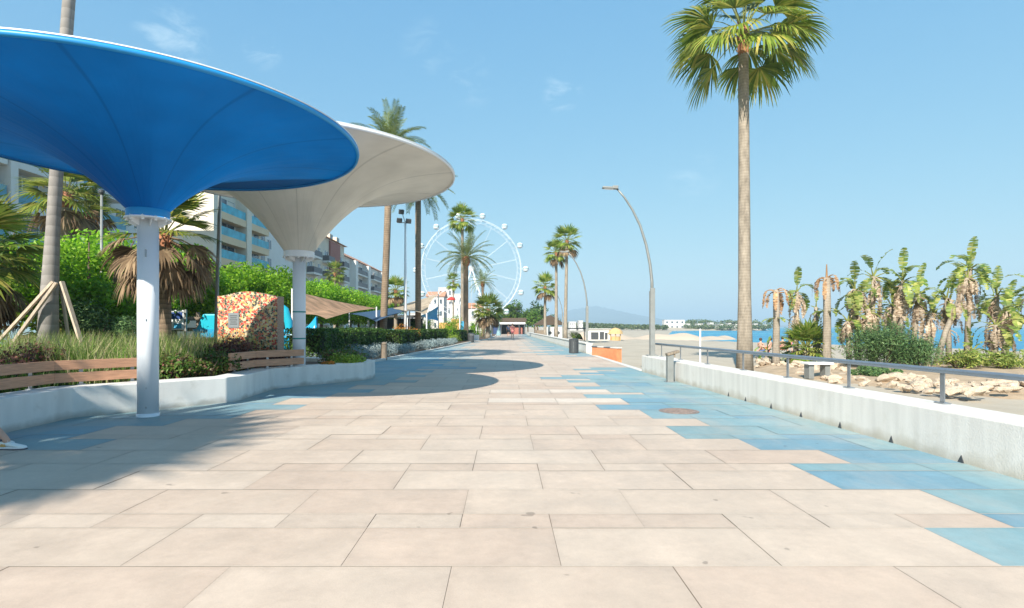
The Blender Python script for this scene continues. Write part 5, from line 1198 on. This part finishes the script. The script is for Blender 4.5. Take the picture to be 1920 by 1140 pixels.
for k in range(6): th = k*PI/3+.3; mb = MB(); mb.tube([(.7*math.cos(th), .7*math.sin(th), 0), (.7*math.cos(th), .7*math.sin(th), .95)], .05, 6); mb.build('post', M['straw'], t)
mb = MB(); mb.lathe([(.6, 0), (.6, .5)], 12); mb.build('counter', M['straw'], t)
q = at(1313, 0, 24); t = thing('white_pole', 'thin white pole standing in the sand behind the handrail', 'pole', (q.x, 24, -.4))
mb = MB(); mb.tube([(0, 0, -.3), (0, 0, 1.62)], .035, 10); mb.build('shaft', M['white_paint'], t); mb = MB(); mb.lathe([(.05, -.02), (.05, .1)], 10); mb.build('socket', M['steel'], t)

# ================================================================== FAR TREES, FAR SHORE
grp = 'far leafy trees beyond the pavilion'
ft = [tree('x', (0, 0, 0), 2.3, 2.3, 1.4, 6.4, ('pine', 'leaf_dark')[k], .5, 30, 1.1, 60, 150+k, .16, grp, name='far_tree') for k in range(2)]
for i, (px, y, s) in enumerate([(945, 128, .95), (962, 118, 1.1), (978, 125, .85), (990, 112, .8), (1008, 120, 1.1), (1020, 132, .7), (930, 135, 1.15), (908, 120, .7), (1036, 118, .65), (1003, 105, .75)]):
    o = ft[i] if i < 2 else dup(ft[i % 2]); place(o, (at(px, 0, y).x, y, 0), i, s, 'far leafy tree in the row closing the view behind the dark pavilion')
rng = np.random.default_rng(160); mb = MB(); cl = []
for i in range(330):
    px = rng.uniform(1058, 1250); y = rng.uniform(270, 330); top = np.interp(px, [1058, 1080, 1120, 1180, 1250], [606, 604, 606, 608, 609])
    zt = at(0, top, y).z*rng.uniform(.75, 1.06); r = rng.uniform(.8, 1.5); cl.append(((at(px, 0, y).x, y, max(.3, zt-r*.7)), (r*1.4, r*1.4, r*.8), 26))
    cl.append(((at(px, 0, y).x, y, max(.3, zt*.45)), (r*1.5, r*1.5, r*.9), 16))
leaf_cloud(mb, rng, cl, .9); struct('far_wood', mb, M['leaf_farwood'], kind='stuff')
mb = MB(); cl = []
for i in range(210):
    px = rng.uniform(1285, 1452); fr = i % 5 < 2; y = rng.uniform(334, 340) if fr else rng.uniform(352, 372); zt = at(0, rng.uniform(608.5, 612) if fr else rng.uniform(599, 607), y).z; r = rng.uniform(.9, 1.6)
    cl.append(((at(px, 0, y).x, y, max(.6, zt-r*.6)), (r*1.5, r*1.5, r), 26)); cl.append(((at(px, 0, y).x, y, max(.5, zt*.4)), (r*1.6, r*1.6, r), 16))
leaf_cloud(mb, rng, cl, 1.0); struct('headland_wood', mb, M['leaf_farwood'], kind='stuff')
grp = 'small white houses along the far shore'
for i, (p0, p1, top) in enumerate([(1246, 1284, 601), (1262, 1294, 608), (1308, 1318, 608), (1331, 1338, 606), (1346, 1356, 609), (1366, 1371, 607), (1377, 1383, 609), (1390, 1397, 608), (1414, 1421, 608), (1432, 1438, 610)]):
    y = 342+(i % 3)*2; a, b = at(p0, top, y), at(p1, top, y)
    house(['large white house on the far shore nearest the wooded bank', 'long lower white house just past the large one on the far shore'][i] if i < 2 else 'small white house among trees on the far shore of the bay', (a.x+b.x)/2, y, b.x-a.x, 5, a.z+.5, 2, max(2, int((b.x-a.x)/3)), group=None if i < 2 else grp, wind=True)
for i, (p0, p1, top, lab) in enumerate([(1068, 1080, 604, 'white house above the flat dark shade roof'), (1085, 1093, 602, 'small white house beside the second lamp, above the far wood')]):
    a, b = at(p0, top, 250), at(p1, top, 250); house(lab, (a.x+b.x)/2, 250, b.x-a.x, 6, a.z+.3, 2, 3)
# ================================================================== BEACH PLANTING
bed = [(9.4, 23.6), (9.2, 20.5), (9.6, 17.2), (10.4, 14.6), (11.6, 12.6), (14, 11.2), (20, 11.5), (27, 15), (27, 25), (20, 26.5), (12, 26)]
mb = MB(); n = len(bed); cx, cy = 16, 18.5; V = [(cx, cy, -.22)]+[(cx+(x-cx)*.8, cy+(y-cy)*.8, -.24) for x, y in bed]+[(x, y, -.50) for x, y in bed]
mb.add(V, [(0, 1+k, 1+(k+1) % n) for k in range(n)]+[(1+k, 1+n+k, 1+n+(k+1) % n, 1+(k+1) % n) for k in range(n)]); struct('planting_bed', mb, M['mulch'], smooth=True)
def rock_mesh(seed):
    rng = np.random.default_rng(seed); mb = MB(); mb.sphere((0, 0, 0), 1, 10, 8)
    V = np.array(mb.v); cuts = [(unit(rng.normal(size=3)), rng.uniform(.42, .78)) for _ in range(14)]
    for nrm, d in cuts:
        k = V@nrm; V = V-np.outer(np.clip(k-d, 0, None), nrm)
    V = V*np.array([1.15, .85, .72]); mb.v = V.tolist(); return mb
grp = 'pale limestone rocks edging the planting bed'
rk = [tag(rock_mesh(200+k).build('rock', M['rock']), 'pale limestone rock in the edging of the planting bed behind the sea wall', 'rock', grp) for k in range(5)]
line = [(1418, 687), (1450, 690), (1500, 699), (1560, 710), (1610, 717), (1660, 722), (1700, 731), (1740, 738), (1790, 744), (1840, 746), (1890, 738), (1935, 728), (2000, 716)]
rr = random.Random(9); cnt = 0
for i in range(230):
    q = rr.random()*(len(line)-1); a = int(q); f = q-a; px = line[a][0]*(1-f)+line[a+1][0]*f; py = line[a][1]*(1-f)+line[a+1][1]*f+rr.uniform(-17, 6)*(1 if px > 1560 else .6)
    p = gnd(px, py, -.36); s = rr.uniform(.10, .19)*(1 if rr.random() < .85 else 1.35)
    o = rk[cnt] if cnt < 5 else dup(rk[cnt % 5]); cnt += 1
    o.location = (p.x, p.y, max(float(beach_z(p.x, p.y)), -.50+min(.25, .1*max(0, p.x-9.6+.3*abs(p.y-18))))+s*.4); o.rotation_euler = (rr.uniform(-.4, .4), rr.uniform(-.4, .4), rr.uniform(0, 6)); o.scale = (s*rr.uniform(.85, 1.3), s*rr.uniform(.85, 1.2), s)
def bp(px, Y): return (at(px, 0, Y).x, Y, -.32)
k = 22/F
banana('ragged clump of bird of paradise trees with withered leaves behind the rounded feathery shrub', bp(1680, 22.3),
       [(-65*k, .2, -.15, 0, 3.15, 11, .9), (-32*k, .5, .1, 0, 3.7, 12, .95), (12*k, .2, .15, 0, 3.5, 12, .95), (48*k, .5, .25, 0, 3.0, 12, .9), (-86*k, .1, -.05, 0, 1.85, 9, .8), (22*k, .9, 0, 0, 2.5, 9, .9), (-50*k, -.2, -.2, 0, 2.35, 9, .85), (70*k, .3, .1, 0, 2.2, 8, .85)], 301, dead_amt=24)
banana('tall ragged clump of bird of paradise trees with a leaning trunk, farthest along the handrail', bp(1815, 22.0),
       [(-72*k, -.2, 1.5, .2, 3.55, 9, .9), (5*k, .2, .15, 0, 4.0, 12, .95), (-20*k, .4, -.1, 0, 2.8, 9, .9), (62*k, .3, .1, 0, 2.9, 12, .9), (92*k, .6, .15, 0, 2.3, 10, .9), (35*k, -.3, .1, 0, 1.7, 9, .85), (-8*k, -.5, -.1, 0, .7, 9, .75), (40*k, -.6, .2, 0, .5, 8, .7), (120*k, .1, .3, 0, 3.1, 10, .95)], 302, dead_amt=22)
banana('slim bird of paradise tree with a withered skirt beside the bushy low palm', bp(1492, 24), [(0, 0, .05, 0, 3.15, 6, .85)], 303, dead_amt=22)
banana('thin bare bird of paradise stem with a few drooping leaves between the two dead trunks', bp(1528, 24.5), [(0, 0, .05, 0, 2.5, 4, .6), (.15, .1, .1, 0, 1.5, 3, .5)], 304, dead_amt=8)
def dead_trunk(label, base, ztop, r, seed, spear):
    rng = np.random.default_rng(seed); t = thing('dead_palm', label, 'palm tree', base); H = ztop-base[2]
    mb = MB(); mb.tube([(0, 0, -.2), (0, 0, .3), (.02, 0, H*.6), (0, 0, H)], [r*1.2, r, r*.85, r*.8], 10); mb.build('trunk', M['trunk_fan'], t, smooth=True)
    dm, gm, pm = MB(), MB(), MB()
    for i in range(9):
        az = i*2.4+rng.uniform(-.3, .3); paddle(dm, dm, rng, Vector((0, 0, H-.1*rng.uniform(0, 2))), az, rng.uniform(-.1, .9), .35, rng.uniform(.6, .9), .1, rng.uniform(2.0, 3.2), torn=.9)
    for i in range(4): paddle(gm, gm, rng, Vector((0, 0, H*.62)), i*1.6, .25, .15, .5, .12, .5)
    if spear: dm.tube([(0, 0, H-.1), (0, 0, H+.55)], [.05, .02], 6)
    dm.build('dead_leaves', M['leaf_dead_orange'], t); gm.build('side_shoots', M['leaf_banana'], t)
dead_trunk('dying palm trunk with hanging orange leaves near the sunbathers', bp(1455, 23), 2.85, .15, 311, False)
dead_trunk('taller dying palm trunk with an orange top and a dry spike', bp(1550, 22.5), 3.3, .17, 312, True)
fan_palm('bushy low palm between the dying trunks', bp(1512, 23.5), .30, .18, 1.15, n=46, nb=14, seed=313, leaf='leaf_fan_far', lo=-.25, boots=False, foot=1.1)
banana('small yellow leaved banana plant near the sunbathers', bp(1438, 26), [(0, 0, 0, 0, .55, 5, .55), (.25, .1, .1, 0, .35, 4, .5)], 314, dead_amt=0, name='banana_plant', leaf='leaf_lime')
bush('rounded feathery green shrub in front of the withered tree clump', bp(1655, 20.6), 1.45, 1.2, 1.95, 'leaf_juniper', .17, 34, 330, 320, aspect=.16, up=.9)
bush('feathery green shrub lower down beside the rounded one', bp(1712, 20.2), .95, .9, 1.25, 'leaf_juniper', .16, 22, 280, 321, aspect=.16, up=.9)
bush('low bright green creeping juniper near the rocks and handrail', bp(1648, 17.6), 1.05, .6, .36, 'leaf_juniper', .12, 22, 240, 322, aspect=.25, stems=False)
bush('dry scrubby undergrowth at the foot of the leaning trunk', bp(1800, 20.4), 1.2, .7, .8, 'leaf_banana', .2, 16, 90, 323, aspect=.25, up=.8)
bush('scrubby green undergrowth under the clump beside the sea', bp(1880, 20.4), .9, .7, .7, 'leaf_banana', .2, 14, 90, 324, aspect=.25, up=.8)
t = thing('low_table', 'low white slab table on dark legs among the rocks', 'table', tuple(at(1532, 0, 18.0))[:2]+(-.38,))
mb = MB(); mb.box((0, 0, .50), (.82, .5, .07)); mb.build('table_top', M['white_paint'], t, bevel=.01)
for x in (-.26, .26): mb = MB(); mb.box((x, 0, .23), (.16, .32, .46)); mb.build('leg', M['lamp_metal'], t, bevel=.01)

# ================================================================== PEOPLE
def skin(name, J, E, m, parent, sub=2, root=0):
    names = list(J); me = bpy.data.meshes.new(name); me.from_pydata([J[k][0] for k in names], [(names.index(a), names.index(b)) for a, b in E], []); me.materials.append(m)
    o = bpy.data.objects.new(name, me); COL.objects.link(o); o.parent = parent
    s = o.modifiers.new('skin', 'SKIN'); s.use_smooth_shade = True
    for i, k in enumerate(names):
        r = J[k][1]; d = me.skin_vertices[0].data[i]; d.radius = r if hasattr(r, '__len__') else (r, r); d.use_root = (i == root)
    u = o.modifiers.new('sub', 'SUBSURF'); u.levels = sub; u.render_levels = sub
    return o
def sneaker(parent, loc, rz, detailed=True):
    """lofted shoe pointing along +x from the heel; sole at z = 0"""
    sec = [(-.075, .030, .085), (-.06, .036, .100), (-.02, .037, .098), (.03, .038, .088), (.08, .043, .070), (.13, .046, .056), (.17, .042, .046), (.20, .030, .036), (.213, .014, .026)]
    n = 10; V = []
    for x, wd, h in sec:
        for k in range(n):
            a = 2*PI*k/n; c, s = math.cos(a), math.sin(a); V.append((x, wd*c*(1 if s < 0 else .82+.18*(1-s)), .018+(h-.018)*(.5+.5*s) if s > 0 else .022+(h-.018)*.5*(1+s)))
    mb = MB(); mb.add(V, [(i*n+k, (i+1)*n+k, (i+1)*n+(k+1) % n, i*n+(k+1) % n) for i in range(len(sec)-1) for k in range(n)]+[tuple(range(n)), tuple(range(len(sec)*n-1, (len(sec)-1)*n-1, -1))])
    o = mb.build('shoe', M['shoe'], parent, smooth=True, loc=loc); o.rotation_euler = (0, 0, rz)
    if not detailed: return o
    P = [(x-.004 if i == 0 else x+(.005 if i == len(sec)-1 else 0), wd+.004) for i, (x, wd, h) in enumerate(sec)]
    poly = [(x, -w_) for x, w_ in P]+[(x, w_) for x, w_ in P[::-1]]
    mb = MB(); mb.prism(poly, .0, .012); mb.build('outsole', M['sole'], o)
    mb = MB(); mb.prism([(x*.995, y*.985) for x, y in poly], .012, .03); mb.build('midsole', M['white_paint'], o, bevel=.004)
    for (x0_, x1_, z0_, z1_, m) in ((-.03, .035, .034, .062, 'shoe_patch'), (-.078, -.045, .035, .055, 'shoe_patch')):
        for s in (-1, 1):
            mb = MB(); mb.add([(x0_, s*.0395, z0_), (x1_, s*.0415, z0_), (x1_-.012, s*.036, z1_), (x0_+.012, s*.0375, z1_)], [(0, 1, 2, 3) if s < 0 else (3, 2, 1, 0)]); mb.build('side_patch', M[m], o)
    mb = MB()
    for k in range(4): x = .035+.022*k; mb.tube([(x, -.02, .088-.55*(x-.03)+.004), (x, 0, .094-.55*(x-.03)+.004), (x, .02, .088-.55*(x-.03)+.004)], .004, 5)
    mb.build('laces', M['white_paint'], o, smooth=True)
    mb = MB(); mb.lathe([(.036, .09), (.040, .104), (.036, .112)], 16, c=(-.028, 0, 0), cap=False); mb.build('collar', M['sole'], o)
    return o
def head(t, c, face, hairm='hair'):
    """hair cap on a head that the body mesh already carries; face = heading angle"""
    mb = MB(); mb.sphere((c[0]-.012*math.cos(face), c[1]-.012*math.sin(face), c[2]+.025), .108, 14, 10, (1, 1, 1.08))
    V = np.array(mb.v); f = np.array([math.cos(face), math.sin(face), 0]); k = (V-np.array(c))@f
    low = (k > .045) & (V[:, 2] < c[2]+.07); V[low] -= np.outer(k[low]-.03, f); mb.v = V.tolist(); mb.build('hair', M[hairm], t, smooth=True)
def hand(J, E, pre, wr, d, side, curl=.02):
    """palm and five unequal fingers hanging from joint wr"""
    d = Vector(d).normalized(); s = Vector(side).normalized(); w_ = Vector(J[wr][0]); up = d.cross(s)
    J[pre+'palm'] = (tuple(w_+d*.07), (.020, .034)); E.append((wr, pre+'palm'))
    for i, (o, l) in enumerate(((-.030, .062), (-.010, .076), (.010, .072), (.030, .056))):
        a = w_+d*(.095)+s*o; b = a+d*l*.55-up*curl*.4; c = b+d*l*.45-up*curl
        J[pre+f'f{i}a'] = (tuple(a), .0095); J[pre+f'f{i}b'] = (tuple(b), .0085); J[pre+f'f{i}c'] = (tuple(c), .007); E += [(pre+'palm', pre+f'f{i}a'), (pre+f'f{i}a', pre+f'f{i}b'), (pre+f'f{i}b', pre+f'f{i}c')]
    a = w_+d*.045-s*.036; b = a+d*.03-s*.022; J[pre+'ta'] = (tuple(a), .011); J[pre+'tb'] = (tuple(b), .009); E += [(wr, pre+'ta'), (pre+'ta', pre+'tb')]
def body(J, t, extra=()):
    E = [('pelvis', 'waist'), ('waist', 'chest'), ('chest', 'neck'), ('neck', 'jaw'), ('jaw', 'brow'), ('brow', 'crown')]
    for s in 'LR': E += [('chest', 'sh'+s), ('sh'+s, 'el'+s), ('el'+s, 'wr'+s), ('pelvis', 'hip'+s), ('hip'+s, 'kn'+s), ('kn'+s, 'cf'+s), ('cf'+s, 'an'+s), ('an'+s, 'ft'+s)]
    E += list(extra); return E
def seated(label, loc, rz, shirt, shorts, hair='hair', ankle=.85, near=True, foot_dy=0):
    t = thing('person', label, 'person', loc, rz)
    J = {'pelvis': ((0, 0, .55), (.14, .16)), 'waist': ((-.02, 0, .74), (.11, .14)), 'chest': ((.0, 0, .98), (.12, .16)), 'neck': ((.03, 0, 1.15), .05), 'jaw': ((.06, 0, 1.235), (.068, .06)), 'brow': ((.055, 0, 1.31), (.092, .075)), 'crown': ((.045, 0, 1.38), .06)}
    for s, q in (('L', 1), ('R', -1)):
        ax = ankle if q < 0 else .52
        J['sh'+s] = ((.0, q*.18, 1.05), .055); J['el'+s] = ((.12, q*.23, .80), .042); J['wr'+s] = ((.33, q*.15, .645), .03)
        J['hip'+s] = ((.10, q*.10, .53), .085); J['kn'+s] = ((.47, q*.11, .53), .062); J['cf'+s] = ((.47+(ax-.47)*.35-.02, q*.11, .38), .058); J['an'+s] = ((ax, q*.11, .13), .036); J['ft'+s] = ((ax+.05, q*.11, .055), .034)
    E = body(J, t)
    for s, q in (('L', 1), ('R', -1)): hand(J, E, s, 'wr'+s, (1, -q*.15, -.35), (0, q, 0))
    skin('body', J, E, M['skin'], t)
    sub = {k: J[k] for k in ('waist', 'chest', 'pelvis', 'shL', 'shR')}; S = {}
    for k, (p, r) in sub.items(): r = r if hasattr(r, '__len__') else (r, r); S[k] = (p, (r[0]+.014, r[1]+.014))
    for s, q in (('L', 1), ('R', -1)): S['el'+s] = ((.07, q*.215, .90), .056)
    skin('shirt', S, [('pelvis', 'waist'), ('waist', 'chest'), ('chest', 'shL'), ('chest', 'shR'), ('shL', 'elL'), ('shR', 'elR')], shirt, t)
    S = {'pelvis': ((0, 0, .55), (.152, .172))}
    for s, q in (('L', 1), ('R', -1)): S['hip'+s] = ((.10, q*.10, .53), .098); S['kn'+s] = ((.36, q*.11, .53), .086)
    skin('shorts', S, [('pelvis', 'hipL'), ('hipL', 'knL'), ('pelvis', 'hipR'), ('hipR', 'knR')], shorts, t)
    head(t, (.045, 0, 1.33), 0)
    for s, q in (('L', 1), ('R', -1)): sneaker(t, ((ankle if q < 0 else .52)+.02, q*.11, 0), 0, near)
    return t
seated('person in white sneakers with orange patches sitting on the planter wall, one foot stretched forward', (-6.17, 5.98, 0), 0, M['cloth_grey'], M['cloth_blue'])
def standing(label, loc, rz, shirt, shorts, h=1.65, cat='person'):
    t = thing('person', label, cat, loc, rz); k = h/1.72; t.scale = (k, k, k)
    J = {'pelvis': ((0, 0, .92), (.12, .16)), 'waist': ((0, 0, 1.10), (.10, .13)), 'chest': ((0, 0, 1.32), (.11, .16)), 'neck': ((.02, 0, 1.47), .05), 'jaw': ((.05, 0, 1.545), (.065, .058)), 'brow': ((.045, 0, 1.62), (.09, .073)), 'crown': ((.035, 0, 1.685), .058)}
    for s, q in (('L', 1), ('R', -1)):
        sw = .16*q
        J['sh'+s] = ((0, q*.18, 1.40), .052); J['el'+s] = ((-sw*.5, q*.23, 1.13), .04); J['wr'+s] = ((-sw*.6+.06, q*.22, .90), .028)
        J['hip'+s] = ((0, q*.09, .88), .085); J['kn'+s] = ((sw*.6+.04, q*.09, .49), .056); J['cf'+s] = ((sw*.8-.01, q*.09, .34), .054); J['an'+s] = ((sw, q*.09, .09), .034); J['ft'+s] = ((sw+.12, q*.10, .035), .032)
    E = body(J, t)
    for s, q in (('L', 1), ('R', -1)): hand(J, E, s, 'wr'+s, (.1, 0, -1), (1, 0, 0))
    skin('body', J, E, M['skin'], t, 1)
    S = {'pelvis': ((0, 0, .95), (.135, .17)), 'waist': ((0, 0, 1.10), (.115, .145)), 'chest': ((0, 0, 1.32), (.125, .175)), 'shL': ((0, .18, 1.40), .066), 'shR': ((0, -.18, 1.40), .066), 'elL': ((-.05, .22, 1.22), .055), 'elR': ((.05, -.22, 1.22), .055)}
    skin('shirt', S, [('pelvis', 'waist'), ('waist', 'chest'), ('chest', 'shL'), ('chest', 'shR'), ('shL', 'elL'), ('shR', 'elR')], shirt, t, 1)
    S = {'pelvis': ((0, 0, .92), (.132, .165)), 'hipL': ((0, .09, .86), .098), 'knL': ((.09, .09, .58), .085), 'hipR': ((0, -.09, .86), .098), 'knR': ((-.03, -.09, .58), .085)}
    skin('shorts', S, [('pelvis', 'hipL'), ('hipL', 'knL'), ('pelvis', 'hipR'), ('hipR', 'knR')], shorts, t, 1); head(t, (.035, 0, 1.63), 0)
    return t
standing('person in pink walking on the promenade before the dark pavilion', tuple(at(961, 0, 60))[:2]+(0,), -PI/2, M['cloth_pink'], M['cloth_pink'])
standing('person in dark clothes walking on the promenade, farthest along it', tuple(at(953, 0, 74))[:2]+(0,), PI/2, M['cloth_blue'], M['dark'])
standing('person in red swimwear standing on the beach beside the bushy low palm', tuple(at(1481, 0, 36))[:2]+(float(beach_z(at(1481, 0, 36).x, 36)),), 2.2, M['cloth_pink'], M['cloth_pink'], 1.35)
def sunbather(label, px, Y, rz, shorts):
    p = at(px, 0, Y); t = thing('person', label, 'person', (p.x, Y, float(beach_z(p.x, Y))), rz)
    J = {'pelvis': ((0, 0, .13), (.13, .15)), 'waist': ((-.08, 0, .30), (.10, .13)), 'chest': ((-.14, 0, .52), (.11, .15)), 'neck': ((-.13, 0, .68), .05), 'jaw': ((-.10, 0, .755), (.065, .058)), 'brow': ((-.10, 0, .83), (.088, .072)), 'crown': ((-.11, 0, .89), .058)}
    for s, q in (('L', 1), ('R', -1)):
        J['sh'+s] = ((-.15, q*.17, .59), .05); J['el'+s] = ((-.05, q*.24, .36), .04); J['wr'+s] = ((.18, q*.2, .33), .028)
        J['hip'+s] = ((.08, q*.1, .12), .085); J['kn'+s] = ((.40, q*.13, .40), .06); J['cf'+s] = ((.50, q*.13, .24), .052); J['an'+s] = ((.62, q*.13, .06), .034); J['ft'+s] = ((.74, q*.13, .03), .03)
    E = body(J, t)
    for s, q in (('L', 1), ('R', -1)): hand(J, E, s, 'wr'+s, (1, 0, -.2), (0, q, 0))
    skin('body', J, E, M['skin'], t, 1)
    S = {'pelvis': ((0, 0, .14), (.145, .165)), 'hipL': ((.08, .1, .13), .098), 'knL': ((.22, .115, .25), .088), 'hipR': ((.08, -.1, .13), .098), 'knR': ((.22, -.115, .25), .088)}
    skin('swim_shorts', S, [('pelvis', 'hipL'), ('hipL', 'knL'), ('pelvis', 'hipR'), ('hipR', 'knR')], shorts, t, 1); head(t, (-.11, 0, .84), 0)
for px, Y, rz, m, lab in [(1428, 39, .6, 'cloth_blue', 'sunbather in blue shorts sitting on the sand, nearest the tall palm trunk'), (1441, 38, 2.4, 'red', 'sunbather in red shorts sitting on the sand beside the yellow banana plant'), (1467, 40, 1.2, 'cloth_pink', 'sunbather in pink sitting on the sand beside the dying orange palm trunk')]:
    sunbather(lab, px, Y, rz, M[m])

# ================================================================== AIR
hz = bpy.data.materials.new('haze_air'); hz.use_nodes = True; t_ = hz.node_tree; t_.nodes.clear()
ou = t_.nodes.new('ShaderNodeOutputMaterial'); vo = t_.nodes.new('ShaderNodeVolumePrincipled')
vo.inputs['Color'].default_value = (.62, .84, 1.0, 1); vo.inputs['Density'].default_value = 4.6e-4; vo.inputs['Anisotropy'].default_value = .0
t_.links.new(vo.outputs[0], ou.inputs['Volume'])
mb = MB(); mb.bb((-7200, -600, -4.5), (7300, 11300, 190)); o = struct('haze', mb, hz, kind='stuff')
